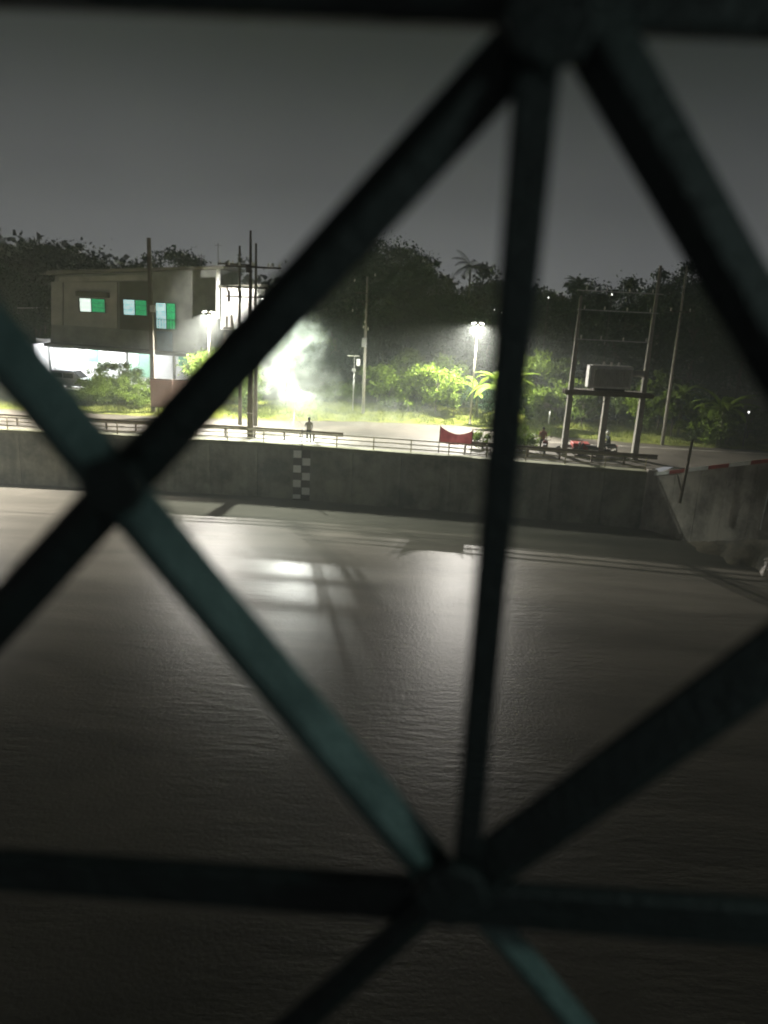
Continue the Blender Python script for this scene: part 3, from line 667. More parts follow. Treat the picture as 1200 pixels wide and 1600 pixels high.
# ------------------------------------------------------------------ pickup under the porch
def car(base, rz):
    c = empty('parked_pickup', base, 'pale boxy vehicle parked in front of the bright porch', 'van', rz=rz)
    body = mat('car_paint_silver', (.5, .5, .52), .3, .05, 2, metal=.3)
    sec = [(-2.3, .45, .95), (-2.25, .42, 1.75), (-.2, .42, 1.82), (.65, .42, 1.15), (2.1, .42, 1.0), (2.25, .45, .7)]
    vs = []; fs = []
    for x, z0, z1 in sec:
        w = .86; vs += [(x, -w, z0), (x, -w, min(z1, .98)), (x, -w * .86, z1), (x, w * .86, z1), (x, w, min(z1, .98)), (x, w, z0)]
    for i in range(len(sec) - 1):
        for k in range(6): a = i * 6 + k; b_ = i * 6 + (k + 1) % 6; fs.append((a, b_, b_ + 6, a + 6))
    fs += [tuple(range(6))[::-1], tuple(range(30, 36))]
    MB().add(vs, fs).build('body', body, c)
    gl_ = mat('dark_glass', (.02, .025, .03), .08, .1, 3)
    for s in (-1, 1):
        MB().box((-1.6, s * .83, 1.36), (1.0, .03, .42)).build('window', gl_, c); MB().box((-.5, s * .83, 1.36), (.95, .03, .42)).build('window', gl_, c)
        MB().lathe([(.02, -.04), (.11, -.03), (.11, .03), (.02, .04)], (2.22, s * .62, .78), 10, axis='X').build('headlight', glassh, c)
    MB().add([(-.12, -.68, 1.76), (-.12, .68, 1.76), (.6, .74, 1.2), (.6, -.74, 1.2), (-.16, -.68, 1.74), (-.16, .68, 1.74), (.56, .74, 1.17), (.56, -.74, 1.17)], [(0, 1, 2, 3), (7, 6, 5, 4)]).build('windscreen', gl_, c)
    MB().box((2.27, 0, .5), (.12, 1.6, .2), bev=.03).build('bumper', steeld, c)
    for x in (-1.45, 1.4):
        for s in (-1, 1):
            w = MB().lathe([(.2, -.1), (.34, -.09), (.36, 0), (.34, .09), (.2, .1)], (x, s * .78, .36), 16, axis='Y').build('wheel', black_m, c)
            MB().lathe([(.05, -.11), (.2, -.105), (.2, .105), (.05, .11)], (x, s * .78, .36), 12, axis='Y').build('rim', steel, w)
p = at(122, 612, 71); car((p.x, 71.2, .05), R(-8))

# ------------------------------------------------------------------ poles, lamps, wires
def pole(base, top, label, m=polec, r=(.17, .11), group=None, cat='pole', name='utility_pole', sq=False):
    base = Vector(base); t = empty(name, base, label, cat, group); top = Vector(top) - base
    if sq:
        mb = MB(); a, b_ = r
        mb.add([(-a, -a, 0), (a, -a, 0), (a, a, 0), (-a, a, 0)] + [(top.x + x, top.y + y, top.z) for x, y in ((-b_, -b_), (b_, -b_), (b_, b_), (-b_, b_))], [(3, 2, 1, 0), (4, 5, 6, 7), (0, 1, 5, 4), (1, 2, 6, 5), (2, 3, 7, 6), (3, 0, 4, 7)])
        mb.build('shaft', m, t)
    else: MB().tube([(0, 0, 0), top / 2, top], [r[0], (r[0] + r[1]) / 2, r[1]], 12).build('shaft', m, t, smooth=True)
    return t
def insul(t, p, up=1, s=1.):
    MB().lathe([(.03 * s, 0), (.08 * s, .05 * up), (.04 * s, .08 * up), (.08 * s, .13 * up), (.04 * s, .17 * up), (.06 * s, .22 * up)], p, 8).build('insulator', porc, t)

# 1 bare pole in front of building
b0 = gz(240, 652, 0); b0.y = 60; b0.x = at(240, 640, 60).x; tp = at(238, 372, 60)
t = pole((b0.x, 60, 0), (b0.x + .05, 60, tp.z), 'bare square concrete pole without crossarms in front of the building', sq=True, r=(.17, .12), m=mat('pole_dark_concrete', (.07, .06, .048), .9, .3, 3))  # darker base colour than the other poles
q = at(240, 482, 60) - t.location; MB().box((q.x, -.2, q.z), (.38, .25, .5), bev=.03).build('meter_box', steel, t)
# 2 tall crossarm pole
y2 = 51.9; b0 = at(391, 686, y2); tz = at(390, 412, y2).z
t = pole((b0.x, y2, 0), (b0.x, y2, at(390, 360, y2).z), 'tallest pole with three crossarms standing by the quay fence', m=poled, r=(.22, .07)); o_ = t.location.copy()
def arm(x0, x1, py, Y, th=.1, parent=t, o=o_):
    a = at(x0, py + (x0 - (x0 + x1) / 2) * .05, Y) - o; b_ = at(x1, py + (x1 - (x0 + x1) / 2) * .05, Y) - o
    b_.z = a.z = (a.z + b_.z) / 2
    c = (a + b_) / 2; ob = MB().box(c, (b_.x - a.x, th, th * 1.15), bev=.01).build('crossarm', steeld, parent); return a, b_
a, b_ = arm(352, 425, 417, y2 - .3)
for f in (.08, .3, .58, .92): insul(t, a.lerp(b_, f) + Vector((0, 0, .05)), 1, 1.25)
MB().box(at(389, 420, y2) - o_ + Vector((0, -.02, 0)), (.35, .4, .5), bev=.04).build('junction_box', steeld, t)
a, b_ = arm(348, 418, 449, y2 - .3)
for f in (.1, .35, .8): insul(t, a.lerp(b_, f) + Vector((0, 0, -.05)), -1, 1.1)
a, b_ = arm(350, 414, 464, y2 - .3, .08)
for f in (.12, .4): MB().tube([a.lerp(b_, f) + Vector((0, 0, -.35)), a.lerp(b_, f) + Vector((0, 0, .35))], [.09, .07], 8).build('fuse_cutout', steeld, t)
MB().box(at(390, 645, y2) - o_ + Vector((0, -.17, 0)), (.4, .05, .06)).build('band', white_m, t)
# 3 second pole just behind-left, thinner
y3 = 57.0; b0 = at(375, 660, y3); t = pole((b0.x, y3, 0), (b0.x, y3, at(374, 384, y3).z), 'slimmer pole with one crossarm just left of the tallest pole', m=poled, r=(.15, .07)); o_ = t.location.copy()
a, b_ = arm(340, 400, 413, y3 - .2, .1, t, o_)
for f in (.06, .4, .9): insul(t, a.lerp(b_, f) + Vector((0, 0, .05)))
# 4 pole to the right, with street lantern
y4 = 55.0; b0 = at(399, 672, y4); lampE = at(409, 465, y4)
t = pole((b0.x, y4, 0), (b0.x, y4, at(397, 380, y4).z), 'pole with a crossarm and tilted lantern right behind the tallest pole', m=poled, r=(.16, .07)); o_ = t.location.copy()
a, b_ = arm(378, 440, 418, y4 - .2, .1, t, o_)
for f in (.3, .75, .95): insul(t, a.lerp(b_, f) + Vector((0, 0, .05)))
le = lampE - o_; MB().tube([Vector((0, 0, le.z - .25)), Vector((le.x * .5, 0, le.z + .1)), le], [.035, .03, .03], 7).build('lamp_arm', steel, t)
hd = MB().box(le + Vector((.2, 0, -.02)), (.7, .28, .12), bev=.03, M=Matrix.Rotation(R(28), 3, 'Y')).build('lamp_head', steel, t)
lite = mat('lantern_glass', (1, .95, .85), .4, .01, 1, emit=22)
MB().box(le + Vector((.18, -.0, -.12)), (.5, .2, .05), M=Matrix.Rotation(R(28), 3, 'Y')).build('lamp_glass', lite, t)
spot('lantern_light', lampE + Vector((.25, 0, -.3)), lampE + Vector((2.6, 1.0, -9)), LAMP * .95, 136, (.93, 1, .88), .12, .5)
# floodlight that washes the white wall
fl = lampE + Vector((-.1, .3, -.1)); spot('wall_flood_light', fl, at(378, 482, YF), 22000, 34, (1, .99, .9))

def lamp_mast(base, topz, label, power, tgt_dx=0., lean=0., size=1., cone=132, blend=.4):
    t = empty('street_lamp', base, label, 'street lamp', 'double-headed street lamps'); H = topz
    MB().tube([(0, 0, 0), (lean * .5, 0, H * .5), (lean, 0, H)], [.085, .065, .045], 10).build('mast', mat('lamp_mast_paint', (.34, .31, .24), .5, .1, 3), t, smooth=True)
    MB().lathe([(.16, 0), (.16, .06), (.11, .25), (.08, .5)], (0, 0, 0), 10).build('base', mat('lamp_mast_paint', (.34, .31, .24)), t)
    for s in (-1, 1):
        ar = MB().tube([(lean, 0, H - .2), (lean + s * .18, 0, H - .02)], .025, 6).build('arm', steel, t)
        h = MB(); h.box((lean + s * .32 * size, -.02, H), (.36 * size, .26, .16), bev=.04, M=Matrix.Rotation(R(s * 12), 3, 'Y')); hd = h.build('lamp_head', steel, t)
        MB().box((lean + s * .32 * size, -.03, H - .11), (.3 * size, .22, .05), M=Matrix.Rotation(R(s * 12), 3, 'Y')).build('lamp_glass', lite, hd)
        L = spot('lantern_light', Vector(base) + Vector((lean + s * .33, -.05, H - .2)), Vector(base) + Vector((lean + s * .9 + tgt_dx, -1.6, 0)), power, cone, (1, .95, .87), .1, blend)
    return t
lamp_mast((-33.5, 52.3, 0), 8.6, 'double-headed street lamp by the quay fence beyond the left frame edge', LAMP * 1.8, cone=124)
A = gz(734, 664); lamp_mast(A, at(746, 503, A.y).z, 'double-headed street lamp glowing left of the upright grille bar', LAMP * .8, 0, cone=176, blend=.7)
Cb = gz(328, 648); lamp_mast(Cb, at(321, 485, Cb.y).z, 'double-headed slim lamp mast among bushes in front of the building', LAMP * 1.0)

# 5 insulator pole in the middle
y5 = 64.5; b0 = at(567, 648, y5); t = pole((b0.x, y5, .2), (b0.x - .1, y5, at(572, 432, y5).z), 'slender pole hung with white insulators right of the smoke', r=(.14, .08)); o_ = t.location.copy()
for py, x0, x1 in ((458, 556, 573), (471, 558, 573)):
    a, b_ = arm(x0, x1, py, y5 - .15, .07, t, o_)
for px_, py in ((554, 440), (551, 487), (568, 513), (570, 505), (586, 432), (575, 516)):
    insul(t, at(px_, py, y5 - .3) - o_, 1, .9)
MB().box(at(569, 535, y5) - o_ + Vector((0, -.12, 0)), (.4, .3, .75), bev=.03).build('breaker_box', steel, t)
q = at(560, 566, y5) - o_; MB().box(q + Vector((0, -.2, 0)), (.3, .25, .55), bev=.03).build('meter_box', white_m, t)
# 6 short service pole beside it
y6 = 65.5; b0 = at(551, 640, y6); t = pole((b0.x, y6, .2), (b0.x, y6, at(552, 570, y6).z), 'short thin post with a small tube light arm left of the insulator pole', r=(.06, .05), m=steel); o_ = t.location.copy()
q = at(552, 556, y6) - o_; MB().box(q, (1.0, .12, .07), bev=.01).build('tube_light', mat('dull_tube', (.7, .68, .6), .4, .05, 2), t); MB().tube([(0, 0, q.z - .9), (0, 0, q.z)], .03, 6).build('bracket', steel, t)
MB().box(at(553, 578, y6) - o_ + Vector((0, -.05, 0)), (.32, .2, .3), bev=.03).build('box', steel, t)
# 7 white marker post
q = gz(857, 664, .3); t = pole(q, q + Vector((0, 0, 1.1)), 'short white marker post on the grass left of the transformer platform', m=white_m, r=(.06, .06), name='marker_post', cat='post')
# 8 slender twin poles right
y8 = 57.5; b0 = at(1035, 692, y8); t = pole((b0.x, y8, 0), (b0.x - .1, y8, at(1069, 415, y8).z), 'slender pole rising through the broad-leaved bush right of the platform', r=(.13, .08)); o_ = t.location.copy()
a, b_ = arm(1048, 1078, 487, y8 - .1, .06, t, o_); insul(t, a, 1, .9); insul(t, b_ + Vector((0, 0, .02)), 1, .8)

# transformer H-frame platform
YT = 51.1
tf = empty('transformer_platform', tuple(gz(935, 716)), 'transformer on a platform between two tall concrete poles and a short middle post', 'transformer', ); tf.location.y = YT; tf.location.z = 0; tf.location.x = at(935, 716, YT).x; o_ = tf.location.copy()
xL = at(880, 712, YT).x; xM = at(936, 716, YT).x; xR = at(990, 721, YT).x
topL = at(916, 462, YT).z; topR = at(1035, 415, YT).z; zp = at(945, 612, YT).z
for x_, z_, r_ in ((xL, topL, (.2, .075)), (xR, topR, (.2, .07)), (xM, zp - .1, (.2, .16))):
    a, b_ = r_; x_ -= o_.x
    mb = MB(); mb.add([(x_ - a, -a, 0), (x_ + a, -a, 0), (x_ + a, a, 0), (x_ - a, a, 0)] + [(x_ + q[0], q[1], z_) for q in ((-b_, -b_), (b_, -b_), (b_, b_), (-b_, b_))], [(3, 2, 1, 0), (4, 5, 6, 7), (0, 1, 5, 4), (1, 2, 6, 5), (2, 3, 7, 6), (3, 0, 4, 7)])
    mb.build('pole', polec, tf)
MB().box(Vector(((xL + xR) / 2 + .1, YT - .27, zp - .12)) - o_, (xR - xL + 1.1, .14, .3), bev=.02).build('beam', poled, tf)
MB().box(Vector(((xL + xR) / 2 + .1, YT + .35, zp - .12)) - o_, (xR - xL + 1.1, .14, .3), bev=.02).build('beam', poled, tf)
for i in range(9): MB().box(Vector((xL + .1 + (xR - xL) * (i + .5) / 9, YT + .04, zp + .06)) - o_, ((xR - xL) / 9 - .05, 1.1, .06)).build('plank', poled, tf)
for z_, dx in ((at(975, 457, YT).z, .7), (at(975, 487, YT).z, .4), (at(970, 533, YT).z, .1)):
    MB().box(Vector(((xL + xR) / 2, YT - .2, z_)) - o_, (xR - xL + dx, .06, .07)).build('crossarm', steel, tf)
    for f in (.05, .32, .62, .93): insul(tf, Vector((xL + (xR - xL) * f, YT - .22, z_ + .04)) - o_, 1, .8)
tb = mat('transformer_grey', (.60, .58, .55), .6, .15, 3)
tx = at(953, 590, YT).x; th = at(953, 571, YT).z - zp - .25
tank = MB().box(Vector((tx, YT, zp + .25 + th / 2)) - o_, (2.7, .8, th), bev=.05).build('tank', tb, tf)
for i in range(15): MB().box(Vector((tx - 1.16 + i * .165, YT - .5, zp + .25 + th * .47)) - o_, (.03, .22, th * .75)).build('cooling_fin', tb, tank)
MB().box(Vector((tx, YT, zp + .17)) - o_, (2.0, .6, .14)).build('skid', steeld, tank)
MB().lathe([(.02, -.5), (.22, -.5), (.22, .5), (.02, .5)], Vector((tx + 1.65, YT, zp + .25 + th * .7)) - o_, 12, axis='X').build('oil_drum', steel, tank)
MB().box(Vector((tx - 1.44, YT - .1, zp + .25 + th * .5)) - o_, (.14, .7, th * .95)).build('cable_box', white_m, tank)
for i in range(3): insul(tank, Vector((tx - .5 + i * .5, YT, zp + .25 + th)) - o_, 1, 1.4)
MB().tube([Vector((xL, YT - .3, zp - 2.6)) - o_, Vector((xM, YT - .3, zp - .4)) - o_], .03, 6).build('brace', steeld, tf)

# leaning wooden post and branch in front of the wing wall, wall pipe
q = at(1063, 778, 43.9); q.z -= .3; tp = at(1082, 688, q.y)
pole(q, tp, 'leaning wooden post standing in the water before the wing wall', m=mat('driftwood', (.2, .17, .13), .9, .3, 5), r=(.10, .075), name='mooring_post', cat='post')
a = at(1057, 738, q.y); st = MB().tube([at(1064, 766, q.y), at(1060, 748, q.y), a], [.05, .04, .02], 6).build('broken_branch', bark); tag(st, 'broken branch leaning against the wooden post', 'branch')
pt = Vector((CX, CY, 0)) + dirw * .965 - nb * .1
pp = MB().tube([Vector((pt.x, pt.y, WT - .05)), Vector((pt.x - .1, pt.y, -1.75))], .05, 8).build('drain_pipe', steel); tag(pp, 'pale vertical drain pipe on the wing wall at frame right', 'pipe')
# thin pole above/behind wooden post
q = gz(1092, 712, 0)

# pinkish billboard back
bb = empty('billboard', tuple(at(268, 640, 58.2)), 'plain pinkish billboard panel on two legs beside the bare pole', 'billboard'); bb.location.z = 0; o_ = bb.location.copy()
x0 = at(235, 615, 58.2).x; x1 = at(305, 615, 58.2).x; z1 = at(270, 594, 58.2).z; z0 = at(270, 637, 58.2).z
pk = mat('pink_board', (.42, .26, .21), .7, .12, 1.2)
for i in range(2): MB().box(Vector((x0 + (x1 - x0) * (i + .5) / 2, 58.2, (z0 + z1) / 2)) - o_, ((x1 - x0) / 2 - .02, .04, z1 - z0)).build('panel', pk, bb)
MB().box(Vector(((x0 + x1) / 2, 58.19, z1 + .03)) - o_, (x1 - x0 + .1, .09, .07)).build('top_frame', steeld, bb); MB().box(Vector(((x0 + x1) / 2, 58.19, z0 - .03)) - o_, (x1 - x0 + .1, .09, .07)).build('bottom_frame', steeld, bb)
for x_ in (x0 + .6, x1 - .6): MB().box(Vector((x_, 58.28, z0 / 2 + .3)) - o_, (.09, .09, z0 + 1.4)).build('leg', steeld, bb)

# red banner on two sticks at the fence
yb = 50.0; A_ = at(686, 690, yb); B_ = at(737, 690, yb)
bn = empty('banner', (A_.x, yb, 0), 'sagging red cloth banner tied between two sticks on the fence', 'banner'); o_ = bn.location.copy()
for q, zt in ((A_, at(687, 664, yb).z), (B_, at(738, 670, yb).z)): MB().tube([Vector((q.x, yb, -.35)) - o_, Vector((q.x + .03, yb, zt)) - o_], .03, 6).build('stick', steeld, bn)
vs = []; NXb, NZb = 16, 6
zt0, zt1, zb0, zb1 = at(687, 665, yb).z, at(737, 673, yb).z, at(687, 690, yb).z, at(737, 694, yb).z
for i in range(NXb + 1):
    f = i / NXb; sag = math.sin(math.pi * f) ** .8
    for j in range(NZb + 1):
        g = j / NZb; zt = zt0 + (zt1 - zt0) * f - .38 * sag; zb = zb0 + (zb1 - zb0) * f - .12 * sag
        vs.append(Vector((A_.x + (B_.x - A_.x) * f, yb + .05 * math.sin(f * 9 + g * 2), zt + (zb - zt) * g)) - o_)
clothm = mat('red_cloth', (.15, .032, .038), .9, .3, 3, col2=(.22, .065, .065), trans=.3)
MB().add(vs, [(i * (NZb + 1) + j, (i + 1) * (NZb + 1) + j, (i + 1) * (NZb + 1) + j + 1, i * (NZb + 1) + j + 1) for i in range(NXb) for j in range(NZb)]).build('cloth', clothm, bn, smooth=True)

# ------------------------------------------------------------------ people and motorcycles
def skinbody(name, joints, edges, mats, parent, zsplit=None, sub=1):
    me = bpy.data.meshes.new(name); me.from_pydata([j[:3] for j in joints], edges, []); o = bpy.data.objects.new(name, me); link(o, parent)
    sk = o.modifiers.new('skin', 'SKIN'); sk.use_smooth_shade = True
    for i, j in enumerate(joints): me.skin_vertices[0].data[i].radius = (j[3], j[4] if len(j) > 4 else j[3])
    me.skin_vertices[0].data[0].use_root = True
    sb = o.modifiers.new('sub', 'SUBSURF'); sb.levels = sub; sb.render_levels = sub
    dg = bpy.context.evaluated_depsgraph_get(); nm = bpy.data.meshes.new_from_object(o.evaluated_get(dg)); o.modifiers.clear(); o.data = nm
    nm.materials.clear()
    for m in mats: nm.materials.append(m)
    if zsplit:
        for p in nm.polygons: p.material_index = zsplit(p.center)
    return o
skinm = mat('skin', (.22, .13, .09), .6, .1, 5); trou = mat('dark_trousers', (.03, .032, .04), .9, .2, 5)
def stander(base, rz, label, shirt):
    t = empty('person', base, label, 'person', rz=rz)
    J = [(0, 0, .95, .15, .11), (0, 0, 1.18, .15, .10), (0, 0, 1.38, .17, .10), (0, 0, 1.50, .06), (0, .01, 1.60, .085, .10), (0, .01, 1.70, .075, .09),
         (-.19, 0, 1.40, .06), (-.26, .03, 1.13, .045), (-.2, .22, .98, .035), (-.17, .3, .96, .035),
         (.19, 0, 1.40, .06), (.26, .03, 1.13, .045), (.2, .22, .98, .035), (.17, .3, .96, .035),
         (-.1, 0, .88, .09), (-.11, .02, .50, .065), (-.12, 0, .09, .045), (-.12, .14, .04, .04),
         (.1, 0, .88, .09), (.11, .02, .50, .065), (.12, 0, .09, .045), (.12, .14, .04, .04)]
    E = [(0, 1), (1, 2), (2, 3), (3, 4), (4, 5), (2, 6), (6, 7), (7, 8), (8, 9), (2, 10), (10, 11), (11, 12), (12, 13), (0, 14), (14, 15), (15, 16), (16, 17), (0, 18), (18, 19), (19, 20), (20, 21)]
    skinbody('body', J, E, [trou, shirt, skinm], t, lambda c: 2 if c.z > 1.5 or c.y > .2 else (1 if c.z > .93 else 0), 2)
    MB().lathe([(.02, -.02), (.10, 0), (.105, .06), (.07, .13), (.02, .15)], (0, 0, 1.63), 12).build('hair', black_m, t, smooth=True)
    return t
def rider(base, rz, label, shirt, hel):
    t = empty('person', base, label, 'person', rz=rz)      # faces +x, seated
    J = [(-.15, 0, .84, .13, .14), (-.12, 0, 1.05, .11, .14), (-.03, 0, 1.30, .10, .17), (.0, 0, 1.42, .05), (.03, 0, 1.52, .09), (.03, 0, 1.60, .08),
         (0, .18, 1.32, .055), (.14, .26, 1.10, .045), (.38, .24, 1.05, .035), (0, -.18, 1.32, .055), (.14, -.26, 1.10, .045), (.38, -.24, 1.05, .035),
         (-.1, .12, .80, .09), (.28, .17, .72, .065), (.14, .17, .34, .05), (.27, .17, .28, .04), (-.1, -.12, .80, .09), (.28, -.17, .72, .065), (.14, -.17, .34, .05), (.27, -.17, .28, .04)]
    E = [(0, 1), (1, 2), (2, 3), (3, 4), (4, 5), (2, 6), (6, 7), (7, 8), (2, 9), (9, 10), (10, 11), (0, 12), (12, 13), (13, 14), (14, 15), (0, 16), (16, 17), (17, 18), (18, 19)]
    skinbody('body', J, E, [trou, shirt, skinm], t, lambda c: 2 if c.z > 1.44 or (c.x > .3 and c.z > .95) else (1 if c.z > .9 else 0), 2)
    MB().lathe([(.05, -.12), (.13, -.08), (.145, .02), (.12, .1), (.06, .15), (.01, .16)], (.02, 0, 1.57), 14).build('helmet', hel, t, smooth=True)
    return t
def motorbike(base, rz, label, paint):
    t = empty('motorcycle', base, label, 'motorcycle', 'motorcycles on the riverside road', rz=rz)
    for x in (-.6, .62):
        vs = []; fs = []; n1, n2 = 18, 6
        for i in range(n1):
            a = 2 * math.pi * i / n1
            for j in range(n2):
                b_ = 2 * math.pi * j / n2; r_ = .27 + .045 * math.cos(b_); vs.append((x + r_ * math.cos(a), .045 * math.sin(b_), .315 + r_ * math.sin(a)))
        for i in range(n1):
            for j in range(n2): fs.append((i * n2 + j, ((i + 1) % n1) * n2 + j, ((i + 1) % n1) * n2 + (j + 1) % n2, i * n2 + (j + 1) % n2))
        w = MB().add(vs, fs).build('wheel', black_m, t, smooth=True)
        r_ = MB()
        for k in range(5): a = k * 2 * math.pi / 5; r_.box((x + .12 * math.cos(a), 0, .315 + .12 * math.sin(a)), (.24, .025, .03), M=Matrix.Rotation(-a, 3, 'Y'))
        r_.lathe([(.02, -.05), (.05, -.045), (.05, .045), (.02, .05)], (x, 0, .315), 10, axis='Y'); r_.build('rim', steel, w)
        MB().add([(x - .3, -.06, .52), (x - .1, -.06, .66), (x + .15, -.06, .65), (x + .3, -.06, .52), (x - .3, .06, .52), (x - .1, .06, .66), (x + .15, .06, .65), (x + .3, .06, .52)], [(0, 1, 5, 4), (1, 2, 6, 5), (2, 3, 7, 6)]).build('mudguard', paint, t)
    MB().tube([(.62, .07, .315), (.42, .07, .95)], .025, 6).tube([(.62, -.07, .315), (.42, -.07, .95)], .025, 6).build('fork', steel, t)
    MB().tube([(.34, -.33, 1.03), (.42, -.12, .98), (.42, .12, .98), (.34, .33, 1.03)], .018, 6).build('handlebar', steeld, t)
    MB().lathe([(.02, -.06), (.085, -.04), (.10, .05), (.02, .07)], (.5, 0, .9), 12, axis='X').build('headlight', glassh, t)
    MB().box((.34, 0, .66), (.12, .34, .62), bev=.05, M=Matrix.Rotation(R(-18), 3, 'Y')).build('leg_shield', paint, t)
    MB().box((0, 0, .36), (.5, .22, .22), bev=.05).tube([(-.1, .14, .28), (-.75, .15, .34)], .045, 8).build('engine', steeld, t)
    MB().box((-.42, 0, .62), (.7, .24, .2), bev=.06).build('tail_fairing', paint, t)
    MB().box((-.28, 0, .76), (.75, .25, .1), bev=.04).build('seat', black_m, t)
    MB().box((-.82, 0, .66), (.06, .14, .08), bev=.01).build('tail_light', red_m, t)
    for s in (-1, 1): MB().tube([(.36, s * .25, 1.02), (.38, s * .32, 1.2)], .008, 5).box((.38, s * .33, 1.23), (.02, .1, .07), bev=.008).build('mirror', steeld, t)
    return t
grn = mat('dark_bike_paint', (.05, .06, .055), .35, .1, 3); 
q = gz(946, 712); motorbike((q.x, q.y, 0), R(200), 'dark motorcycle ridden right of the middle platform post', grn)
rider((q.x, q.y, 0), R(200), 'motorcycle rider in dark jacket and white helmet', mat('dark_jacket', (.03, .04, .035), .8, .2, 4), white_m)
q = gz(915, 714); motorbike((q.x, q.y, 0), R(170), 'dark motorcycle parked left of the middle platform post', grn)
q = gz(851, 722); q.y = 50.6; q.x = at(851, 715, 50.6).x
motorbike((q.x, 50.9, 0), R(75), 'motorcycle with maroon panels seen end-on beside the fence', mat('maroon_paint', (.2, .04, .04), .4, .2, 3))
stander((q.x, 51.9, 0), R(185), 'person in maroon top standing over the end-on motorcycle by the fence', mat('maroon_top', (.22, .06, .06), .9, .2, 4))
# red cargo tricycle
q = gz(893, 711); tc_ = empty('cargo_tricycle', (q.x, q.y + .2, 0), 'small red cargo tricycle beside the left transformer pole', 'tricycle', rz=R(178)); 
MB().box((-.55, 0, .66), (1.15, .95, .42), bev=.03).build('cargo_box', red_m, tc_)
for i in range(4): MB().box((-.55 + (i - 1.5) * .3, -.49, .66), (.04, .03, .44)).build('rib', mat('dark_red', (.16, .03, .03), .6), tc_)
for x, y in ((.85, 0), (-.55, .45), (-.55, -.55)):
    w = MB().lathe([(.18, -.05), (.27, -.045), (.28, 0), (.27, .045), (.18, .05)], (x, y, .28), 16, axis='Y').build('wheel', black_m, tc_); MB().lathe([(.03, -.055), (.18, -.05), (.18, .05), (.03, .055)], (x, y, .28), 10, axis='Y').build('rim', steel, w)
MB().tube([(.85, .06, .28), (.62, .06, .95)], .025, 6).tube([(.85, -.06, .28), (.62, -.06, .95)], .025, 6).build('fork', steeld, tc_)
MB().tube([(.5, -.32, 1.05), (.62, 0, .98), (.5, .32, 1.05)], .02, 6).build('handlebar', black_m, tc_); MB().box((.2, 0, .62), (.5, .26, .1), bev=.03).build('seat', black_m, tc_)
MB().tube([(.62, 0, .8), (.2, 0, .5), (-.2, 0, .5)], .04, 6).build('frame', steeld, tc_); MB().lathe([(.02, -.05), (.08, -.03), (.09, .04), (.02, .05)], (.72, 0, .88), 10, axis='X').build('headlight', glassh, tc_)
# watcher beside the gauge
q = at(481, 680, 50.9); stander((-5.3, 50.95, 0), R(180), 'person in grey jacket standing at the fence above the gauge board', mat('grey_jacket', (.38, .37, .36), .9, .2, 4))

# small distant lamps seen as dots among trees
ED = 'tiny house lamps among the far trees'; dotm = mat('far_lamp_glow', (1, 1, .95), .5, .01, 1, emit=3)
for px_, py, Yd, lb in ((773, 484, 100, 'tiny lit house lamp among trees, the upper one left of the upright grille bar'), (785, 489, 100, 'tiny dim house lamp nearest the upright grille bar'), (857, 465, 95, 'tiny bright house lamp in the trees right of the upright grille bar'), (956, 460, 90, 'tiny house lamp in the trees above the top crossarm'), (1170, 644, 62, 'small white lamp at the right end of the banana leaves')):
    q = at(px_, py, Yd - 14 if Yd > 70 else Yd - 4); o = MB().lathe([(.02, -.09), (.06, -.05), (.065, .04), (.03, .07)], (0, 0, 0), 8).build('house_lamp', dotm); o.location = q; tag(o, lb, 'lamp', ED)
    MB().tube([(0, 0, -q.z + (hill(q.x, q.y))), (0, 0, -.12)], .04, 5).build('post', steeld, o)

# wires
WG = 'overhead power lines'
def wire(a, b_, sag, label, r=.012):
    a, b_ = Vector(a), Vector(b_); pts = [a.lerp(b_, i / 20) - Vector((0, 0, sag * 4 * (i / 20) * (1 - i / 20))) for i in range(21)]
    tag(MB().tube(pts, r, 5).build('power_line', black_m), label, 'cable', WG)
e5 = at(556, 458, y5 - .15); e5b = at(552, 487, y5 - .15)
wire(at(425, 414, y2 - .3), at(554, 438, y5), .9, 'highest wire from the tallest pole to the insulator pole', .015)
wire(at(418, 447, y2 - .3), e5, .9, 'middle wire from the tallest pole to the insulator pole', .015)
wire(at(414, 462, y2 - .3), e5b, 1.0, 'lowest wire from the tallest pole to the insulator pole', .015)
wire(at(352, 412, y2 - .3), at(-120, 380, 48), 1.0, 'wire leaving the tallest pole crossarm towards the left frame edge')
wire(at(573, 458, y5), at(918, 484, YT - .2), 1.6, 'upper wire from the insulator pole to the transformer frame')
wire(at(573, 471, y5), at(905, 530, YT - .2), 1.6, 'lower wire from the insulator pole to the transformer frame')
wire(at(1035, 484, YT - .2), at(1078, 486, y8), .3, 'short wire from the transformer frame to the slender pole')
wire(at(1075, 484, y8), at(1330, 500, 50), .8, 'wire leaving the slender pole towards the right frame edge')

# ------------------------------------------------------------------ floodlight in the smoke and the smoke itself
FL = Vector((-7.2, 58.3, 2.75))
fs_ = empty('floodlight_stand', (FL.x, FL.y, 0), 'glaring work floodlight on a tripod stand in the thick white smoke', 'floodlight')
MB().tube([(0, 0, .5), (0, 0, FL.z - .15)], .03, 8).build('mast', steel, fs_)
for k in range(3): a = k * 2.094 + .5; MB().tube([(0, 0, .95), (.55 * math.cos(a), .55 * math.sin(a), .02)], .02, 6).build('leg', steel, fs_)
hd = MB().box((0, .04, FL.z), (.55, .12, .4), bev=.03).build('lamp_head', steeld, fs_)
MB().box((0, -.035, FL.z), (.46, .02, .32)).build('lamp_glass', mat('flood_glass', (1, 1, .95), .4, .01, 1, emit=60), hd)
fo = spot('flood_light', FL + Vector((0, -.2, 0)), FL + Vector((3.0, -10, -3.7)), 20000, 130, (.98, 1, .92), .09, .8); fo.scale = (1, .13, 1)

